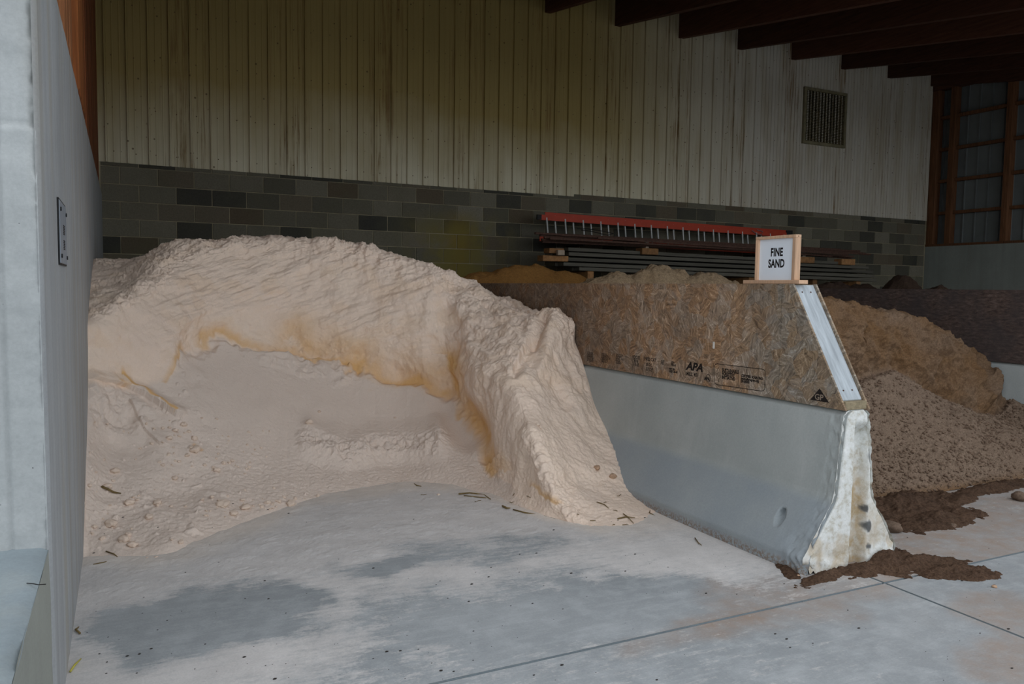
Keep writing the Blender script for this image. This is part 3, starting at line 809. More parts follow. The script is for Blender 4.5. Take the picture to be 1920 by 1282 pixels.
# frame of the forestry stamp
def rbox(pts, w):
    for a, b in zip(pts, pts[1:]+pts[:1]): line_q(st, *yz(*a), *yz(*b), w, TX)
rbox([(1342, 682.5), (1345, 681.8), (1430, 692), (1434, 694), (1435, 697), (1434, 729), (1432, 732), (1428, 733), (1345, 721), (1341, 719), (1340, 716), (1340, 686)], .0035)
for a, b in (((1285, 675), (1284.5, 709)), ((1337.5, 681), (1337, 717)), ((1186, 665), (1185.5, 694)), ((1206, 666), (1205.5, 697)), ((1099, 655), (1099, 683))): line_q(st, *yz(*a), *yz(*b), .003, TX)
stamp('SUSTAINABLE\nFORESTRY\nINITIATIVE', 1354, 696, .026, .0006, .86)
stamp('CERTIFIED SOURCING\nwww.sfiprogram.org\nSFI-00000', 1390, 706, .0195, .0003, .84)
# leaf mark beside it
rbox([(1347.5, 689), (1351, 697), (1351.5, 706), (1348, 712), (1344, 706), (1344.5, 697)], .0022)
rbox([(1347.8, 697), (1350, 701), (1347.8, 706), (1345.8, 701)], .0018); line_q(st, *yz(1347.7, 711), *yz(1347.6, 717), .002, TX)
# recycling-like ring with small letters
cy, cz = yz(1328, 709); ring = [(cy+.020*math.cos(t), cz+.022*math.sin(t)) for t in [2*math.pi*k/12 for k in range(12)]]
for a, b in zip(ring, ring[1:]+ring[:1]): line_q(st, *a, *b, .003, TX)
stamp('APA', 1320.5, 712, .028, .0006, .95)
s1 = st.build('printed_stamp', M_STAMP, w1, origin=(TX, SEAM+.5, ZB)); s1['label'] = 'faded black mill stamps printed along the foot of the sheet'
# triangle mark
st = MB()
P3 = [yz(1537, 728), yz(1519.5, 749), yz(1555, 755)]; st.add([(TX, *p) for p in P3], [(0, 1, 2)])
# bite out a paler pair of letters on top of it
tri = st.build('triangle_mark', M_STAMP, w1, origin=(TX, P3[0][0], P3[0][1])); tri['label'] = 'black triangular maker mark with letters'
st = MB(); y, z = yz(1527.5, 748); V, F_ = text_mesh('GP', .040, .0006, 0, 1.1); on_left_face(st, V, F_, y, z, TX-.0006)
st.build('mark_letters', m_plain('mark_letter', (.26, .20, .15), .8), w1, origin=(TX, y, z))
# knot flake of bare wood
y, z = yz(1338.5, 647); MB().cbox((OX-.004, y-.007, z-.02), (OX+.002, y+.007, z+.02), .002).build('pale_chip', m_plain('chip', (.62, .60, .55)), w1, origin=(OX, y, z))

# ------------------------------------------------------------------ framed sign on top of the board wall
SXp = OX+.03
ya = SXp*ray(1415.5, 490)[1]/ray(1415.5, 490)[0]; yb = SXp*ray(1490.5, 490)[1]/ray(1490.5, 490)[0]
zb2 = ZT+.021; zt2 = at(1415.5, 450, X=SXp)[2]; 
sg = empty('framed_sign', (SXp+.02, (ya+yb)/2, zb2)); tag(sg, 'white sign reading FINE SAND in a light wooden frame', 'sign')
dp = .040; f = .022
MB().cbox((SXp, ya-f, zb2), (SXp+dp, ya, zt2), .0015).build('frame_rail', M_SIGNWOOD, sg, origin=(SXp, ya, zb2))
MB().cbox((SXp, yb, zb2), (SXp+dp, yb+f, zt2), .0015).build('frame_rail', M_SIGNWOOD, sg, origin=(SXp, yb, zb2))
MB().cbox((SXp, yb, zt2), (SXp+dp, ya, zt2+.016), .0015).build('frame_rail', M_SIGNWOOD, sg, origin=(SXp, yb, zt2))
pn = MB().box((SXp+.012, yb+f, zb2), (SXp+.018, ya-f, zt2)).build('white_panel', M_WHITE, sg, origin=(SXp, yb, zb2))
MB().tube([(SXp+.02, yb, zt2+.008), (SXp+.02, yb-.0015, zt2+.008)], .003, 8).build('screw', M_INK, sg)
st = MB(); TXs = SXp+.0115
ym = (ya+yb)/2-.003; hgt = zt2-zb2
for body, zf in (('FINE', .585), ('SAND', .31)):
    st = MB(); V, F_ = text_mesh(body, .060, .0022, 0, .72, 1.02, 'CENTER'); on_left_face(st, V, F_, ym, zb2+hgt*zf, TXs)
    st.build('lettering', M_INK, sg, origin=(TXs, ym, zb2+hgt*zf))
bs = MB().cbox((SXp-.012, yb-.045, ZT+.0005), (SXp+dp+.012, ya+.075, ZT+.0205), .002).build('base_board', M_SIGNWOOD, sg, origin=(SXp, yb, ZT))

# ------------------------------------------------------------------ spline loft
def cr(ctrl, n):
    """smooth (monotone-ish Catmull-Rom) interpolation of (k,...) control array to n samples along axis 0"""
    k = ctrl.shape[0]; t = np.linspace(0, k-1, n); i = np.clip(np.floor(t).astype(int), 0, k-2); f_ = t-i
    p0 = ctrl[np.maximum(i-1, 0)]; p1 = ctrl[i]; p2 = ctrl[i+1]; p3 = ctrl[np.minimum(i+2, k-1)]
    sh = (-1,)+(1,)*(ctrl.ndim-1); f_ = f_.reshape(sh)
    tn = .38
    m1 = tn*(p2-p0); m2 = tn*(p3-p1)
    return (2*f_**3-3*f_**2+1)*p1+(f_**3-2*f_**2+f_)*m1+(-2*f_**3+3*f_**2)*p2+(f_**3-f_**2)*m2
def normals(P):
    du = np.gradient(P, axis=0); dv = np.gradient(P, axis=1); n = np.cross(du, dv)
    return n/(np.linalg.norm(n, axis=-1, keepdims=True)+1e-12)
def project(P):
    d = P-CAMP; w = d@Fv; return 960+FPX*(d@Rv)/w, 641-FPX*(d@Uv)/w
def polydist(px, py, pts):
    best = np.full(px.shape, 1e9)
    for (x0, y0), (x1, y1) in zip(pts, pts[1:]):
        dx, dy = x1-x0, y1-y0; t = np.clip(((px-x0)*dx+(py-y0)*dy)/(dx*dx+dy*dy), 0, 1)
        best = np.minimum(best, np.hypot(px-x0-t*dx, py-y0-t*dy))
    return best

# ------------------------------------------------------------------ the fine sand pile
I = lambda px, py, Y: at(px, py, Y=Y)
Tt = lambda px, py: at(px, py, Z=-.012)
Wd = lambda x, y, z: np.array([x, y, z])
cols = [
 [Wd(A-.012, 4.25, -.012), Wd(A, 4.62, .26), Wd(A, 5.05, .50), Wd(A, 5.34, .74), Wd(A, 5.42, .92), Wd(A, 5.50, 1.10), Wd(A, 6.85, 1.50)],
 [Tt(235, 1052), I(215, 950, 4.62), I(215, 840, 5.10), I(225, 728, 5.48), I(228, 650, 5.58), I(236, 562, 5.78), I(238, 488, 6.85)],
 [Tt(335, 1040), I(310, 935, 4.72), I(320, 815, 5.20), I(322, 705, 5.66), I(315, 620, 5.80), I(300, 515, 6.10), I(318, 459, 6.60)],
 [Tt(455, 988), I(430, 895, 5.00), I(425, 790, 5.45), I(392, 648, 6.02), I(398, 560, 6.16), I(398, 482, 6.36), I(400, 454, 6.60)],
 [Tt(570, 945), I(565, 880, 5.20), I(560, 790, 5.65), I(530, 655, 6.22), I(530, 560, 6.34), I(535, 475, 6.50), I(540, 447, 6.66)],
 [Tt(665, 922), I(655, 860, 5.35), I(645, 780, 5.75), I(648, 692, 6.12), I(640, 600, 6.24), I(640, 486, 6.44), I(645, 454, 6.58)],
 [Tt(760, 909), I(752, 858, 5.38), I(745, 785, 5.72), I(745, 704, 6.00), I(735, 620, 6.10), I(725, 500, 6.32), I(730, 473, 6.48)],
 [Tt(850, 914), I(840, 862, 5.10), I(835, 795, 5.45), I(822, 735, 5.72), I(815, 650, 5.86), I(803, 525, 6.14), I(815, 498, 6.36)],
 [Tt(930, 938), I(912, 892, 4.78), I(897, 840, 5.02), I(868, 775, 5.34), I(850, 690, 5.62), I(855, 560, 6.00), I(880, 524, 6.35)],
 [Tt(1002, 965), I(968, 905, 4.38), I(940, 835, 4.66), I(908, 760, 4.98), I(893, 690, 5.18), I(905, 605, 5.65), I(937, 562, 6.25)],
 [Tt(1066, 982), I(1030, 905, 4.02), I(995, 812, 4.28), I(968, 735, 4.62), I(955, 670, 4.92), I(965, 610, 5.40), I(985, 573, 5.82)],
 [Tt(1115, 995), I(1080, 905, 4.08), I(1050, 805, 4.45), I(1028, 742, 4.70), I(1010, 680, 4.92), I(1006, 618, 5.15), I(1025, 577, 5.42)],
 [Tt(1195, 990), I(1140, 910, 4.10), I(1100, 825, 4.48), I(1076, 752, 4.72), I(1052, 685, 4.92), I(1042, 622, 5.08), I(1056, 588, 5.25)],
 [Tt(1262, 962), I(1190, 910, 4.15), I(1152, 832, 4.50), I(1116, 760, 4.80), I(1098, 690, 5.00), I(1078, 640, 5.12), I(1070, 603, 5.20)],
]
for i, c in enumerate(cols):
    k = len(cols)-1
    p = c[6]
    if i <= 8:
        c.append(p+np.array([.0, .8, -.10])); c.append(Wd(min(max(p[0]*1.1, A), 2.9), 9.6, .75))
    else:
        c.append(Wd(min(p[0]+.12, OX+.004), p[1]+.9, p[2]-.14)); c.append(Wd(2.9+.03*(i-9), 9.6, .6))
    if i == 0:
        for q_ in c: q_[0] = A-.012
C3 = np.array(cols)
NU, NV = 1000, 660
t7 = cr(C3.transpose(1, 0, 2), 9*80)      # levels first
# distribute level samples: dense in the visible front
lv_ = np.concatenate([np.linspace(0, 6, 600, endpoint=False), np.linspace(6, 8, 60)])
def cr_at(ctrl, t):
    k = ctrl.shape[0]; i = np.clip(np.floor(t).astype(int), 0, k-2); f_ = (t-i)
    p0 = ctrl[np.maximum(i-1, 0)]; p1 = ctrl[i]; p2 = ctrl[i+1]; p3 = ctrl[np.minimum(i+2, k-1)]
    f_ = f_.reshape((-1,)+(1,)*(ctrl.ndim-1)); tn = .36; m1 = tn*(p2-p0); m2 = tn*(p3-p1)
    return (2*f_**3-3*f_**2+1)*p1+(f_**3-2*f_**2+f_)*m1+(-2*f_**3+3*f_**2)*p2+(f_**3-f_**2)*m2
PV = cr_at(C3.transpose(1, 0, 2), lv_)                # (NV, ncol, 3)
# column sampling proportional to picture width
wcol = np.array([60, 90, 95, 110, 100, 90, 85, 80, 75, 70, 60, 55, 50.]); cum = np.concatenate([[0], np.cumsum(wcol)]); cum /= cum[-1]
uu = np.interp(np.linspace(0, 1, NU), cum, np.arange(14))
P = cr_at(PV.transpose(1, 0, 2), uu)                   # (NU, NV, 3)
LV = np.broadcast_to(lv_[None, :], P.shape[:2]); UU = np.broadcast_to(uu[:, None], P.shape[:2])
N = -normals(P)
if N[500, 200, 1] > 0: N = -N
px, py = project(P); pyn = py+26*fbm(P, 3.5, 4, 600)+np.where(True, 6, 0)*noise(P, 22, 604)
ed = np.minimum(sstep(0, .25, UU), sstep(13, 12.7, UU))          # calm near the walls
toe = sstep(0, .35, LV)
cliff = sstep(2.8, 3.3, LV)*sstep(6.6, 5.9, LV)
upper = sstep(4.6, 5.7, LV)*sstep(7.4, 6.2, LV)
butt = sstep(7.8, 9.0, UU)
bowl = sstep(3.1, 2.7, LV)*sstep(2.2, 3.2, UU)*sstep(9, 8, UU)
left = sstep(3.2, 2.4, UU)*sstep(3.1, 2.6, LV)
disp = 0
disp = disp+.05*fbm(P, 1.6, 3, 1)*(1-.6*bowl)*ed
disp = disp+.030*fbm(np.stack([P[..., 0]*9, P[..., 1]*7, P[..., 2]*3], -1), 1, 4, 57)*sstep(4.3, 5.4, LV)*sstep(7, 6, LV)*sstep(2.4, 3.4, UU)*sstep(8.5, 7, UU)
disp = disp+.020*fbm(P, 6, 4, 11)*(cliff+.25)*ed
# scrape marks: fine diagonal ridges on the cut face
Q = P.copy(); ca, sa = math.cos(.35), math.sin(.35)
Qs = np.stack([(Q[..., 0]*ca+Q[..., 2]*sa)*3.0, Q[..., 1]*2, (-Q[..., 0]*sa+Q[..., 2]*ca)*16], -1)
sel = sstep(1.0, 2.6, UU)*sstep(8.2, 6.6, UU)*cliff*sstep(3.3, 4.0, LV)
disp = disp+.020*fbm(Qs, 1.2, 5, 41)*sel
# down-running flutes on the right half, gullies
Qv = np.stack([P[..., 0]*13+1.6*P[..., 2], P[..., 1]*7, P[..., 2]*1.5], -1)
disp = disp+.030*fbm(Qv, .8, 4, 55)*sstep(5.8, 7.6, UU)*sstep(2.6, 3.6, LV)*sstep(7, 6.2, LV)*ed
disp = disp+.030*(ridged(Qv, .45, 3, 58)-.5)*sstep(7.4, 8.4, UU)*sstep(11.5, 10, UU)*sstep(.5, 1.5, LV)*sstep(7, 6, LV)*ed
# crumbling lip
lump = np.clip(fbm(P, 17, 4, 71), -1, 1); lump2 = ridged(P, 24, 3, 72)-.5
disp = disp+(.026*lump+.014*lump2+.014*np.abs(fbm(P, 38, 3, 76)))*upper*ed*(.3+.7*sstep(-.2, .3, fbm(P, 2.2, 2, 75)))
disp = disp+.006*fbm(P, 30, 3, 91)*butt*sstep(.6, 1.2, LV)*ed
disp = disp+.030*fbm(P*np.array([1, 1, .5]), 4.5, 3, 92)*butt*sstep(.3, 1.2, LV)*ed
# terrace behind the left lip: smooth, rough rim
rim = sstep(22, 6, polydist(px, py, [(168, 588), (215, 578), (250, 552), (290, 540), (300, 520), (330, 480)]))
disp = disp+.04*np.abs(fbm(P, 15, 4, 15))*rim*ed
# crumbs over the lower left slope and foot of the bowl
cr_ = np.clip(fbm(P, 9, 2, 101)-.42, 0, 1); cr2 = np.clip(fbm(P, 24, 3, 102)-.42, 0, 1)
disp = disp+(.07*cr_+.04*cr2+.012*fbm(P, 7, 3, 107))*left*toe
disp = disp+.045*cr2*sstep(1.5, .4, LV)*sstep(2.0, 3.0, UU)*sstep(6, 5, UU)*toe
disp = disp+.005*fbm(P, 42, 3, 103)*sstep(2.2, 1.2, LV)*toe
# soft sliding lines in the bowl
Qd = np.stack([P[..., 0]*9-3*P[..., 2], P[..., 1]*2, P[..., 2]*1.2], -1)
disp = disp+.010*fbm(Qd, 1.0, 3, 115)*bowl*toe
# slumped ledge in the bowl
ledge = [(560, 826), (600, 838), (650, 852), (700, 840), (760, 838), (815, 838), (830, 825)]
dl = polydist(px, py, ledge); inl = (py > np.interp(px, [p_[0] for p_ in ledge], [p_[1] for p_ in ledge]))
k_ = sstep(30, 2, dl)*sstep(545, 570, px)*sstep(860, 825, px)
disp = disp+(.055*np.where(inl, sstep(36, 8, dl), sstep(60, 4, dl))*sstep(550, 575, px)*sstep(860, 825, px)+.03*lump*k_+.02*k_*lump2+.05*k_*fbm(P, 5, 3, 133))
# broken shelf under the wet band, middle left
shelf = [(505, 655), (545, 668), (590, 672), (640, 692)]
ds = polydist(px, pyn, shelf); disp = disp+.035*sstep(30, 3, ds)*np.where(pyn > np.interp(px, [505, 545, 590, 640], [655, 668, 672, 692]), 1, .1)
disp = disp+.025*np.clip(lump, 0, 1)*sstep(60, 10, ds)
# undercut of the damp band
und = [(330, 668), (380, 648), (500, 650), (560, 672), (650, 690), (700, 700), (760, 708), (800, 722), (840, 745), (880, 790), (905, 850)]
du_ = polydist(px, pyn, und); below = pyn > np.interp(px, [p_[0] for p_ in und], [p_[1] for p_ in und])
disp = disp-.045*np.where(below, sstep(14, 0, du_), sstep(45, 0, du_))*sstep(320, 360, px)*ed
# lower left: slide edges
for ln, a_ in (([(165, 712), (230, 725), (275, 745), (330, 780)], .05), ([(170, 730), (185, 760), (195, 800)], .02), ([(205, 740), (240, 752), (268, 800), (300, 830)], .02)):
    dd = polydist(px, py, ln); sgn = np.where(py < np.interp(px, [p_[0] for p_ in ln], [p_[1] for p_ in ln]), 1, .15)
    disp = disp+a_*sstep(26, 2, dd)*sgn*ed
# buttress notches
for ln, a_ in (([(1015, 600), (1000, 640), (985, 670), (965, 700)], .05), ([(1022, 590), (1010, 640), (1000, 680)], .035), ([(1060, 760), (1040, 720)], .03), ):
    disp = disp-a_*sstep(16, 1, polydist(px, py, ln))*ed
disp = disp-.07*sstep(48, 4, polydist(px, py, [(850, 545), (838, 600), (832, 680), (845, 760), (880, 810)]))*ed
for ln, a_ in (([(1040, 590), (1025, 640), (1012, 690)], .03), ([(860, 560), (850, 640), (850, 690)], .035), ):
    disp = disp+a_*sstep(22, 2, polydist(px, py, ln))*ed
rl = [(985, 800), (1000, 845), (1030, 905), (1062, 968)]
rd = polydist(px, py, rl); rs_ = px > np.interp(py, [p_[1] for p_ in rl], [p_[0] for p_ in rl])
disp = disp+.040*np.where(rs_, sstep(70, 0, rd), sstep(26, 0, rd))*(.55+1.1*fbm(P*np.array([1, 1, .5]), 6, 2, 140)+.5*fbm(P, 22, 3, 141))*sstep(785, 830, py)
blk = sstep(1.2, .3, ((px-225)/75)**2+((py-768)/55)**2)
disp = disp+blk*(.035*fbm(P, 9, 4, 611)+.03*np.abs(fbm(P, 5, 2, 612)))
disp = disp*sstep(0, .3, LV)
P2 = P+N*disp[..., None]
P2[..., 0] = np.maximum(P2[..., 0], A-.012)
def wall_x(z): return np.where(z > ZB, OX, BXC-np.interp(z, [0, .075, .33, .36, .70, .77], [.315, .315, .135, .125, .088, .085]))
P2[..., 0] = np.minimum(P2[..., 0], wall_x(P2[..., 2])+.003)
P2[..., 2] = np.where(LV < .02, -.01, np.maximum(P2[..., 2], -.01))
# colour: damp orange
wet = 0*px
def band(ln, w, k, up=1.):
    global wet
    d = polydist(px, pyn, ln); ab = pyn < np.interp(px, [p_[0] for p_ in ln], [p_[1] for p_ in ln])
    wet = np.maximum(wet, k*np.where(ab, sstep(w*up, 0, d), sstep(w*.35, 0, d)))
nz_ = fbm(P, 5, 4, 201)
band([(385, 645), (420, 640), (500, 645), (560, 668), (600, 678)], 26, .6)
band([(575, 676), (600, 680), (650, 690)], 16, .95)
band([(560, 640), (640, 680), (700, 700), (760, 712), (800, 722)], 66, .55, 1.3)
band([(650, 690), (700, 700), (755, 708), (800, 722), (835, 740)], 34, .85)
band([(835, 660), (838, 740), (870, 790), (905, 845), (925, 880)], 42, .9)
band([(838, 690), (840, 740), (850, 780)], 20, .85)
band([(310, 712), (325, 675), (345, 665)], 14, .8)
band([(230, 700), (250, 722), (290, 752), (328, 776)], 9, 1.0)
band([(215, 716), (240, 720)], 10, .6)
band([(366, 835), (380, 850)], 7, .8)
band([(1000, 920), (1045, 955)], 16, .7)
band([(885, 780), (900, 820), (930, 880)], 34, .6)
wet = np.clip(wet*(1+.8*nz_), 0, 1)
wet = np.maximum(wet, .14*sstep(0, .4, nz_)*cliff)
dry = np.clip(sstep(2, -6, pyn*-1+np.interp(px, [330, 380, 500, 560, 650, 700, 760, 800, 840, 880, 905, 1000], [668, 648, 650, 672, 690, 700, 708, 722, 745, 790, 850, 960]))*sstep(300, 340, px)*sstep(9.6, 8.2, UU+.5*nz_)+sstep(3.0, 2.85, LV+.12*nz_)*sstep(340, 300, px)*sstep(9.6, 8.2, UU+.5*nz_)+.25*sstep(0, .5, nz_)*butt, 0, 1)
sp = gridmesh('sand_pile', P2, M_SAND, attrs={'wet': wet, 'dry': dry})
# orient outward
tag(sp, 'big scooped-out heap of pale pink fine sand between left wall and near barrier', 'sand pile')

# surface lookup for things lying on the pile or on the floor
PXs, PYs = project(P2)
vis = LV < 6.05
_px = PXs[vis]; _py = PYs[vis]; _pp = P2[vis]; _nn = N[vis]
def on_surface(x, y):
    d = (_px-x)**2+(_py-y)**2; i = int(np.argmin(d))
    if d[i] < 9:
        near = np.where(d < 9)[0]; i = near[np.argmin(np.linalg.norm(_pp[near]-CAMP, axis=1))]
        return _pp[i].copy(), True
    return at(x, y, Z=0), False

# ------------------------------------------------------------------ other heaps
def heap(name, fn, x0, x1, y0, y1, nx, ny, mat, wetf=None):
    X, Y = np.meshgrid(np.linspace(x0, x1, nx), np.linspace(y0, y1, ny), indexing='ij')
    Z = fn(X, Y); Pp = np.stack([X, Y, Z], -1)
    keep = Z > .001
    Pp[..., 2] = np.maximum(Z, -.004)
    w = wetf(Pp) if wetf else 0*Z
    return gridmesh(name, Pp, mat, keep=keep, attrs={'wet': w})
def P0(X, Y): return np.stack([X, Y, 0*X], -1)

# brown sand in the second bin
I2 = I
cb2 = [
 [Wd(3.50, 3.3, -.01), Wd(3.42, 3.7, .20), Wd(3.38, 4.0, .48), Wd(3.36, 4.2, .78), Wd(3.36, 4.3, .98), Wd(3.36, 4.45, 1.12)],
 [Tt(1560, 950), I(1570, 880, 3.66), I(1580, 800, 3.85), I(1585, 712, 4.10), I(1585, 640, 4.18), I(1575, 571, 4.30)],
 [Tt(1655, 935), I(1650, 865, 3.66), I(1640, 785, 3.88), I(1625, 702, 4.12), I(1612, 640, 4.22), I(1598, 575, 4.35)],
 [Tt(1725, 930), I(1712, 865, 3.60), I(1700, 785, 3.84), I(1688, 688, 4.15), I(1678, 640, 4.24), I(1668, 590, 4.40)],
 [Tt(1800, 918), I(1790, 865, 3.52), I(1778, 805, 3.74), I(1762, 738, 4.04), I(1752, 680, 4.16), I(1745, 610, 4.35)],
 [Tt(1875, 905), I(1862, 860, 3.46), I(1848, 818, 3.66), I(1832, 766, 3.90), I(1812, 700, 4.06), I(1798, 630, 4.25)],
 [Tt(1975, 900), I(1935, 825, 3.60), I(1900, 795, 3.74), I(1872, 772, 3.90), I(1846, 715, 4.06), I(1826, 668, 4.20)],
 [Wd(6.36, 3.0, -.01), Wd(6.40, 3.3, .18), Wd(6.46, 3.6, .34), Wd(6.53, 3.95, .52), Wd(6.56, 4.15, .72), Wd(6.57, 4.3, .85)],
]
for c in cb2:
    p = c[5]; c.append(p+np.array([0, .45, -.06])); c.append(np.array([p[0], min(p[1]+.9, 5.75), .0]))
for c in cb2:
    for p in c: p[0] = min(p[0], 6.575)
C4 = np.array(cb2)
lv2 = np.concatenate([np.linspace(0, 5, 260, endpoint=False), np.linspace(5, 7, 40)])
Pb = cr_at(cr_at(C4.transpose(1, 0, 2), lv2).transpose(1, 0, 2), np.linspace(0, 7, 420))
LB = np.broadcast_to(lv2[None, :], Pb.shape[:2]); Nb = -normals(Pb)
if Nb[200, 100, 1] > 0: Nb = -Nb
clf = sstep(2.8, 3.2, LB)
db = .05*fbm(Pb, 2.5, 3, 301)+.05*fbm(Pb, 7, 4, 302)*clf+(.10*(ridged(Pb*np.array([1, 1, .7]), 3.2, 4, 305)-.5)+.03*fbm(Pb, 18, 3, 306))*clf*sstep(5.6, 5, LB)
db = db+.018*np.clip(fbm(Pb, 22, 3, 303), -.1, 1)*(1-clf)*sstep(0, .5, LB)+.012*np.clip(fbm(Pb, 45, 2, 304), 0, 1)*(1-clf)
db = db-.07*sstep(2.8, 3.0, LB)*sstep(3.5, 3.05, LB)+.09*sstep(3.1, 3.5, LB)*sstep(4.9, 3.7, LB)*np.clip(fbm(Pb, 4, 2, 309)+.2, 0, 1)
Pb = Pb+Nb*db[..., None]; Pb[..., 0] = np.clip(Pb[..., 0], OX+.172, B2C-.087); hb_ = np.interp(Pb[..., 2], [0, .075, .33, .36, .70, .77, .78], [.315, .315, .135, .125, .088, .085, .08]); Pb[..., 0] = np.clip(Pb[..., 0], BXC+hb_, B2C-hb_); Pb[..., 2] = np.maximum(Pb[..., 2], -.01)
wb_ = np.clip(clf*(.75+.7*fbm(Pb, 3, 3, 310))+.9*sstep(.5, 0, LB), 0, 1)
sb = gridmesh('sand_pile', Pb, M_BSAND, attrs={'wet': wb_}); tag(sb, 'heap of brown coarse sand with a dark cut face, right of the near barrier', 'sand pile')

def mound(name, label, cat, mat, pts, seed, rough, x0, x1, y0, y1, n=260):
    """sum of soft cones: (X, Y, z, radius)"""
    def fn(X, Y):
        Pq = P0(X, Y); z = np.full(X.shape, -1.)
        wob = .18*fbm(Pq, 1.8, 3, seed)
        for (cx, cy, h, r, ry) in pts:
            d = np.hypot((X-cx)/r, (Y-cy)/ry); z = np.maximum(z, h*(1.24-np.sqrt(d*d+.06)))
        m = z+wob*.6*np.clip(z, 0, .5)
        return np.where(m > 0, m+rough*(fbm(Pq, 6, 4, seed+5)+.5*np.abs(fbm(Pq, 16, 3, seed+6))), m)
    o = heap(name, fn, x0, x1, y0, y1, n, n, mat, lambda Pp: np.clip(fbm(Pp, 3, 3, seed+9), 0, 1)*.8)
    tag(o, label, cat); return o
# heaps behind the boards (middle bin)
c1 = at(1240, 487, Y=6.85)
mound('sand_pile', 'lumpy light brown sand heap showing above the boards, left of the sign', 'sand pile', M_LSAND,
      [(c1[0], 6.85, c1[2]-.07, 2.1, .85), (lateral(1320, 6.75), 6.75, 1.52, 2.2, .8), (lateral(1165, 6.9), 6.9, 1.52, 2.2, .8)], 401, .05, 3.27, 6.56, 5.8, 7.75)
c2 = at(985, 483, Y=8.45)
mound('soil_pile', 'orange brown soil heap showing above the boards beside the pale sand', 'soil pile', M_OSOIL,
      [(c2[0], 8.45, c2[2]-.06, 2.4, .7), (lateral(920, 8.45), 8.45, 1.55, 2.2, .65), (lateral(1060, 8.45), 8.45, 1.55, 2.2, .65)], 421, .035, 3.27, 6.5, 7.76, 9.15)
# dark topsoil (third bin)
l1 = at(1692, 520, Y=7.6)
mound('soil_pile', 'low dark topsoil ridge behind the right board wall', 'soil pile', M_TOPSOIL,
      [(l1[0], 7.6, l1[2]+.03, .95, .95), (lateral(1620, 8.2), 8.2, 1.47, 2.0, .8), (lateral(1560, 8.2), 8.2, 1.47, 2.0, .8), (lateral(1760, 7.0), 7.0, 1.42, 2.1, 1), (lateral(1840, 6.6), 6.6, 1.40, 2.2, 1), (lateral(1900, 6.4), 6.4, 1.30, 2, 1)], 441, .05, 6.85, 13.4, 5.2, 9.15, 360)

# dark spilled dirt around the barrier's end and in front of the brown pile
def blobs(specs, seed):
    B = [(*at(px, py, Z=0)[:2], rx, ry, h, rot) for px, py, rx, ry, h, rot in specs]
    def fn(X, Y):
        Pq = P0(X, Y); w = fbm(Pq, 6, 4, seed); w3 = fbm(Pq, 22, 3, seed+7); z = np.full(X.shape, -.01)
        for cx, cy, rx, ry, h, rot in B:
            dx = X-cx; dy = Y-cy; cs, sn = math.cos(rot), math.sin(rot)
            e = np.sqrt(((dx*cs+dy*sn)/rx)**2+((-dx*sn+dy*cs)/ry)**2)+.45*w+.25*w3
            z = np.maximum(z, h*(1-e))
        return np.where(z > 0, z+.012*np.clip(fbm(Pq, 30, 3, seed+2), -.1, 1), z)
    return fn
o = heap('dirt_spill', blobs([(1475, 1066, .16, .05, .02, .9), (1550, 1080, .22, .05, .025, .2), (1625, 1066, .20, .08, .035, .2), (1665, 1055, .22, .14, .06, .5), (1720, 1058, .26, .10, .045, -.2), (1790, 1072, .22, .09, .04, -.35), (1825, 1080, .13, .065, .03, -.3)], 501),
         2.4, 4.1, 2.0, 3.1, 420, 280, M_SPILL, lambda Pp: np.clip(fbm(Pp, 5, 3, 5), 0, 1))
tag(o, 'dark brown dirt spilled around the foot of the near barrier', 'dirt', kind='stuff')
o = heap('dirt_spill', blobs([(1690, 950, .62, .22, .07, .1), (1760, 975, .45, .14, .05, .1), (1640, 955, .4, .2, .07, .2), (1800, 938, .35, .07, .03, .3), (1860, 915, .5, .1, .035, .1)], 521),
         3.3, 6.3, 2.3, 4.2, 420, 300, M_SPILL, lambda Pp: np.clip(fbm(Pp, 5, 3, 6), 0, 1))
tag(o, 'dark brown dirt spread along the foot of the brown sand heap', 'dirt', kind='stuff')

# ------------------------------------------------------------------ ladder, rusty bars and lumber by the back wall
YL = 10.05
def row_z(px, py, Y): return at(px, py, Y=Y)
lad = empty('extension_ladder', tuple(at(1240, 440, Y=YL))); tag(lad, 'long orange extension ladder lying on edge against the block wall', 'ladder')
aL = at(1022, 398, Y=YL); aR = at(1475, 432, Y=YL)
zL = (aL[2]+aR[2])/2
xa, xb = aL[0], aR[0]
def lz(x): return aL[2]+(aR[2]-aL[2])*(x-xa)/(xb-xa)
for sec, (dy, dz, dx) in enumerate(((0, 0, 0), (-.07, -.045, -.12))):
    for low in (0, 1):
        z_ = -low*.30
        mb = MB(); p = np.array([xa+dx, YL+dy, lz(xa)+dz+z_-.035]); q = np.array([xb+dx*.6, YL+dy, lz(xb)+dz+z_-.035])
        # C-channel rail: web and two flanges
        mb.beam(p, q, .006, .075); mb.beam(p+[0, .013, .035], q+[0, .013, .035], .028, .006); mb.beam(p+[0, .013, -.035], q+[0, .013, -.035], .028, .006)
        o = mb.build('rail', M_ORANGE, lad, origin=p)
    k = 0; x = xa+.16+sec*(-.17)
    while x < xb-.05:
        zt_r = lz(x)+dz-.035
        MB().tube([(x, YL+dy+.005, zt_r), (x+.035, YL+dy+.005, zt_r-.30)], .014, 8).build('rung', M_ALU, lad, origin=(x, YL+dy, zt_r)); x += .3048
MB().beam((xb-.02, YL, lz(xb)-.035), (xb+.12, YL, lz(xb+.1)-.03), .04, .07).build('foot', M_BLACK, lad, origin=(xb, YL, lz(xb)))
MB().beam((xa-.17, YL-.07, lz(xa)-.08), (xa-.10, YL-.07, lz(xa)-.08), .03, .07).build('foot', M_BLACK, lad, origin=(xa, YL, lz(xa)))
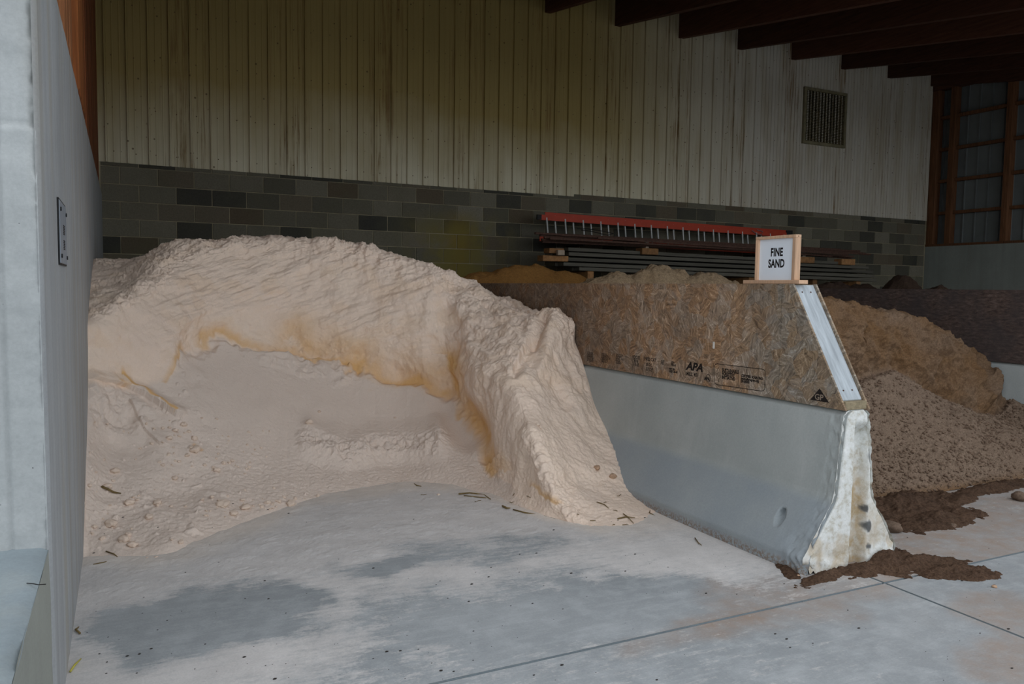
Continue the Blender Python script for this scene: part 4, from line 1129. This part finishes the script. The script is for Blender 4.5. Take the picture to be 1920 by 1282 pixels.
for xx in (xa+.6, xb-.6): MB().box((xx-.02, YL-.11, lz(xx)-.46), (xx+.02, D-.0, lz(xx)-.435)).build('wall_bracket', M_BLACK, lad, origin=(xx, D, lz(xx)-.45))
rp = [at(px_, py_, Y=YL-.10) for px_, py_ in ((1082, 428), (1100, 429), (1125, 432), (1150, 438), (1140, 441), (1110, 434), (1090, 431))]
MB().tube(rp, .006, 6).build('rope', M_BLACK, lad, origin=rp[0])
rp = [at(px_, py_, Y=YL-.10) for px_, py_ in ((1410, 432), (1418, 438), (1428, 440), (1430, 434), (1420, 431))]
MB().tube(rp, .006, 6).build('rope', M_GALV, lad, origin=rp[0])

# rusty bars
gb = 'rusty steel bars under the ladder'
bars = []
YR = 9.35
def bar(pl_, pr_, Y, w, h, mat, name, label, cat, group):
    p = at(*pl_, Y=Y); q = at(*pr_, Y=Y)
    o = MB().beam(p, q, w, h, c=.003).build(name, mat, None, origin=p); tag(o, label, cat, group); return o
spec = [((1003, 437), (1632, 477), 0), ((1012, 441), (1622, 475), .05), ((1020, 445), (1560, 480), -.05), ((1015, 449), (1600, 481), 0), ((1040, 443), (1612, 471), .1), ((1030, 447), (1500, 473), -.1), ((1060, 440), (1575, 468), .14), ((1120, 446), (1590, 477), -.14), ((1016, 453), (1390, 469), .04), ((1150, 452), (1596, 484), .09)]
for i, (a, b, dy) in enumerate(spec):
    bar(a, b, YR+dy, .035, .028, M_RUST, 'steel_bar', 'long rusty brown steel bar in the bundle under the orange ladder', 'steel bar', gb)
# supports and blocks
def wblock(px0, py0, px1, py1, Y, mat, label, name='wood_block', depth=.16):
    p = at(px0, py1, Y=Y); q = at(px1, py0, Y=Y)
    o = MB().cbox((p[0], Y, p[2]), (q[0], Y+depth, q[2]), .004).build(name, mat, None, origin=(p[0], Y, p[2])); tag(o, label, 'wood block'); return o
wblock(1204, 466, 1235, 476.5, YR-.12, M_BLOCKWOOD, 'orange wooden spacer block between bars and lumber, left of the sign')
wblock(1490, 482, 1528, 492, YR-.12, M_BLOCKWOOD, 'reddish wooden spacer block between bars and lumber, right of the sign')
wblock(1211, 452, 1217, 466.5, YR+.02, M_PALEBLOCK, 'small upright stub on the orange spacer block', 'wood_stub', .05)
wblock(1505, 474, 1511, 482, YR+.02, M_PALEBLOCK, 'small upright stub on the reddish spacer block', 'wood_stub', .05)
wblock(1030, 466, 1058, 474, YR-.1, M_BLOCKWOOD, 'brown wood offcut at the left end of the lumber stack')
wblock(1046, 469, 1059, 478, YR-.16, M_PALEBLOCK, 'pale sawn offcut at the left end of the lumber stack', depth=.05)
wblock(1018, 480, 1066, 489, YR-.08, M_BLOCKWOOD, 'dark split offcut low at the left end of the lumber stack')
wblock(1578, 486, 1604, 496, YR-.14, M_BLOCKWOOD, 'rusty wooden chunk on the right end of the lumber stack')
wblock(1524, 520, 1533, 534, YR, M_BLOCKWOOD, 'short upright prop below the right end of the lumber stack', depth=.09)
# grey lumber layers
gl = 'grey boards in the lumber stack'
lay = [((1055, 467), (1580, 494)), ((1058, 476), (1620, 502)), ((1064, 486), (1634, 510)), ((1050, 495), (1632, 518)), ((1080, 504), (1636, 525))]
for i, (a, b) in enumerate(lay):
    for dy in (0, .16, .32):
        p = at(*a, Y=YR); q = at(*b, Y=YR)
        jx = random.uniform(-.06, .06)
        o = MB().beam(p+[jx, dy, 0], q+[jx, dy, 0], .14, .048, c=.003).build('lumber_board', M_LUMBER, None, origin=p+[jx, dy, 0])
        tag(o, 'long grey board, %s layer of the lumber stack, %s row' % (('topmost', 'second', 'middle', 'fourth', 'lowest')[i], ('front', 'middle', 'back')[round(dy/.16)]), 'board', gl)
for px_ in (1100, 1250, 1400, 1600):       # trestles carrying the lumber
    p = at(px_, 535, Y=YR); e = empty('trestle', (p[0], YR, 0))
    tag(e, 'timber trestle hidden behind the heaps, carrying the lumber stack', 'trestle', 'trestles under the lumber')
    zt3 = at(px_, np.interp(px_, [1080, 1636], [508, 529]), Y=YR)[2]
    MB().cbox((p[0]-.05, YR-.1, zt3-.1), (p[0]+.05, YR+.45, zt3-.0), .004).build('cross_beam', M_BLOCKWOOD, e)
    for dy in (-.05, .36): MB().cbox((p[0]-.045, YR+dy, 0), (p[0]+.045, YR+dy+.09, zt3-.1), .004).build('leg', M_BLOCKWOOD, e)

# ------------------------------------------------------------------ clods, stones, twigs, specks
def rock_mesh(seed, sub=2):
    phi = (1+5**.5)/2
    V = np.array([(-1, phi, 0), (1, phi, 0), (-1, -phi, 0), (1, -phi, 0), (0, -1, phi), (0, 1, phi), (0, -1, -phi), (0, 1, -phi), (phi, 0, -1), (phi, 0, 1), (-phi, 0, -1), (-phi, 0, 1)], float)
    F_ = [(0, 11, 5), (0, 5, 1), (0, 1, 7), (0, 7, 10), (0, 10, 11), (1, 5, 9), (5, 11, 4), (11, 10, 2), (10, 7, 6), (7, 1, 8), (3, 9, 4), (3, 4, 2), (3, 2, 6), (3, 6, 8), (3, 8, 9), (4, 9, 5), (2, 4, 11), (6, 2, 10), (8, 6, 7), (9, 8, 1)]
    V = [v/np.linalg.norm(v) for v in V]
    for _ in range(sub):
        mid = {}; nf = []
        def m_(a, b):
            k = (min(a, b), max(a, b))
            if k not in mid: v = V[a]+V[b]; V.append(v/np.linalg.norm(v)); mid[k] = len(V)-1
            return mid[k]
        for a, b, c in F_:
            ab, bc, ca = m_(a, b), m_(b, c), m_(c, a); nf += [(a, ab, ca), (b, bc, ab), (c, ca, bc), (ab, bc, ca)]
        F_ = nf
    V = np.array(V); V = V*(1+.55*fbm(V, 1.1, 3, seed)[:, None]); V[:, 2] *= .75
    return V, F_
def rock(name, seed, mat):
    V, F_ = rock_mesh(seed); m = bpy.data.meshes.new(name); m.from_pydata(V.tolist(), [], F_); m.materials.append(mat)
    m.polygons.foreach_set('use_smooth', [True]*len(F_))
    if mat in (M_SAND, M_CLOD, M_BSAND):
        a = m.attributes.new('wet', 'FLOAT', 'POINT'); a.data.foreach_set('value', np.full(len(V), .12, np.float32))
        a = m.attributes.new('dry', 'FLOAT', 'POINT'); a.data.foreach_set('value', np.full(len(V), .8, np.float32))
    return m
RS = [rock('sand_clod', 900+i, M_SAND) for i in range(5)]
clods = [(366, 842, 15), (318, 820, 9), (216, 882, 13), (203, 912, 12), (243, 942, 13), (296, 941, 11), (208, 982, 16), (232, 1010, 15), (247, 1020, 13), (240, 1002, 9), (280, 968, 10), (405, 879, 9), (418, 944, 17), (461, 950, 14), (438, 962, 12), (546, 944, 14), (580, 790, 11), (524, 938, 8), (292, 1044, 8), (275, 1047, 6), (340, 1015, 8), (328, 895, 9), (352, 852, 7), (330, 805, 8), (347, 795, 9), (365, 820, 9), (306, 870, 6), (420, 866, 7), (436, 862, 6), (170, 910, 6), (258, 935, 5), (500, 940, 7), (490, 948, 6), (645, 926, 6), (1010, 795, 8), (1015, 800, 6), (822, 928, 5), (398, 930, 6), (455, 935, 7), (385, 870, 5), (356, 808, 6), (600, 770, 5), (740, 780, 4), (178, 985, 7), (190, 1008, 6)]
for i, (x_, y_, s_) in enumerate(clods):
    p, onp = on_surface(x_, y_)
    dist = np.linalg.norm(p-CAMP); r_ = s_*.62*dist/FPX
    o = bpy.data.objects.new('sand_clod', RS[i % 5]); o.scale = (r_, r_*random.uniform(.8, 1.1), r_*random.uniform(.75, 1)); o.rotation_euler = (0, 0, random.uniform(0, 6))
    o.location = p+np.array([0, 0, r_*.25]); link(o)
    tag(o, 'small clod of pale sand fallen on the foot of the scooped heap', 'sand clod', 'clods of pale sand on the slopes')
k = 0
while k < 130:
    x_ = random.uniform(170, 520); y_ = random.uniform(780, 1040)
    if k % 3 == 0: x_ = random.uniform(380, 600); y_ = random.uniform(925, 975)
    if k % 5 == 0: x_ = random.uniform(300, 480); y_ = random.uniform(790, 885)
    if y_ > np.interp(x_, [160, 330, 455, 600, 760], [1045, 1035, 985, 935, 905]): continue
    p, onp = on_surface(x_, y_); s_ = random.uniform(2.5, 6.5); r_ = s_*.5*np.linalg.norm(p-CAMP)/FPX
    o = bpy.data.objects.new('sand_clod', RS[k % 5]); o.scale = (r_, r_, r_*.8); o.rotation_euler = (random.uniform(0, 1), 0, random.uniform(0, 6)); o.location = p+np.array([0, 0, r_*.2]); link(o)
    tag(o, 'small clod of pale sand fallen on the foot of the scooped heap', 'sand clod', 'clods of pale sand on the slopes'); k += 1
BR = [rock('stone', 950+i, M_CLOD) for i in range(3)]
PB = rock('stone', 970, M_PEBBLE)
def stone(x_, y_, s_, mesh, label, z=0., cat='stone', Y=None):
    if Y is None: p, _ = on_surface(x_, y_)
    else: p = at(x_, y_, Y=Y)
    r_ = s_*.5*np.linalg.norm(p-CAMP)/FPX
    o = bpy.data.objects.new('stone', mesh); o.scale = (r_, r_, r_*.95); o.location = p+np.array([0, 0, r_*.45]); o.rotation_euler = (0, 0, random.uniform(0, 6)); link(o); tag(o, label, cat); return o
stone(1673, 996, 30, BR[0], 'dark round dirt clod on the floor just right of the near barrier', cat='dirt clod')
stone(1914, 938, 22, BR[1], 'reddish brown rock at the right edge of the floor')
stone(1786, 988, 11, BR[2], 'small brown clod on the bare floor in front of the brown heap', cat='dirt clod')
stone(1121, 877, 12, PB, 'tan pebble on the sand, upper of the two near the barrier')
stone(1151, 893, 13, PB, 'tan pebble on the sand, lower of the two near the barrier')
stone(1864, 1101, 7, PB, 'little pale pebble on the outer slab right of the dirt spill')
stone(1497, 1080, 5, PB, 'tiny white pebble in the dirt under the barrier corner')
# lumps on the brown heap, one mass of gravel
g = MB(); pxb, pyb = project(Pb); okb = (LB < 3) & (LB > .15)
fb = Pb[okb]; ii = rng.integers(0, len(fb), 5200)
Vr, Fr = rock_mesh(990, 0)
for q in ii:
    s_ = .003+.014*rng.random()**4; g.add(Vr*s_+fb[q]+[0, 0, s_*.2], Fr)
o = g.build('gravel', M_CLOD, None); tag(o, 'loose brown gravel strewn over the brown sand heap', 'gravel', kind='stuff')
# specks on the floor: organic bits
g = MB()
for q in range(260):
    x_ = rng.uniform(160, 1900); y_ = rng.uniform(930, 1280)
    if x_ > 1100 and rng.random() < .5: y_ = rng.uniform(960, 1120)
    p, onp = on_surface(x_, y_)
    if p[0] < A+.02 or (2.75 < p[0] < 3.6 and p[1] > YB-.05): continue
    s_ = .0015+.004*rng.random()**3
    g.add(Vr*np.array([s_*1.5, s_, s_*.6])+p+[0, 0, s_*.3], Fr)
o = g.build('debris_specks', M_SPECK, None); tag(o, 'tiny dark specks of debris scattered over the dusty floor', 'debris', kind='stuff')
def twig(pts, r, label, group=None, mat=None):
    P_ = []
    for x_, y_ in pts:
        p, _ = on_surface(x_, y_); P_.append(p+np.array([0, 0, r*1.2+.002]))
    o = MB().tube(P_, [r]*(len(P_)-1)+[r*.5], 6).build('twig', mat or M_TWIG, None, True, origin=P_[0]); tag(o, label, 'twig', group); return o
twig([(962, 957), (985, 963), (1010, 969), (1048, 977)], .004, 'long thin brown twig at the foot of the sand spur')
twig([(132, 1262), (140, 1250), (152, 1238)], .004, 'yellow-green straw stalk beside the left wall foot', mat=m_plain('straw', (.45, .40, .08), .7))
twig([(150, 1190), (142, 1183), (148, 1178)], .004, 'dark curled twig beside the left wall foot')
twig([(860, 928), (880, 926), (905, 931), (920, 938)], .005, 'clump of olive straw at the foot of the bowl')
twig([(870, 931), (890, 933), (912, 935)], .004, 'flat straw piece beside the clump at the foot of the bowl')
twig([(775, 905), (782, 912), (790, 913)], .004, 'short bent twig left of the straw clump')
twig([(942, 951), (950, 955), (957, 955)], .006, 'dark bark flake left of the long twig')
twig([(198, 1033), (212, 1038), (222, 1045)], .003, 'thin broken stalk at the foot of the left slope')
twig([(175, 1060), (195, 1056), (210, 1052)], .003, 'grey root lying at the foot of the left slope')
twig([(192, 912), (202, 918), (215, 923), (228, 925)], .006, 'crooked root sticking from the left slope')
twig([(1303, 1010), (1310, 1020), (1316, 1024)], .003, 'small dark twig on the dusty floor beside the barrier')
twig([(1120, 940), (1135, 945), (1142, 952)], .003, 'brown stalk on the sand near the barrier foot')
twig([(1160, 972), (1175, 968), (1190, 970)], .004, 'olive weed stem on the sand near the barrier foot')
twig([(1168, 962), (1178, 968), (1188, 980)], .003, 'second weed stem crossing the olive one')
twig([(1222, 948), (1218, 960), (1230, 966)], .003, 'curled stalk at the barrier foot')
twig([(1190, 911), (1215, 925), (1245, 940), (1262, 946)], .008, 'weathered strip of wood along the barrier foot')
for i in range(14):
    x_ = random.uniform(1080, 1250) if i % 2 else random.uniform(760, 1000); y_ = random.uniform(925, 985) if i % 2 else random.uniform(905, 945)
    dx = random.uniform(-12, 12); twig([(x_, y_), (x_+dx*.5, y_+random.uniform(-2, 2)), (x_+dx, y_+random.uniform(-3, 3))], .0022, 'bit of dry stalk lying on the pale sand', 'bits of dry stalk')
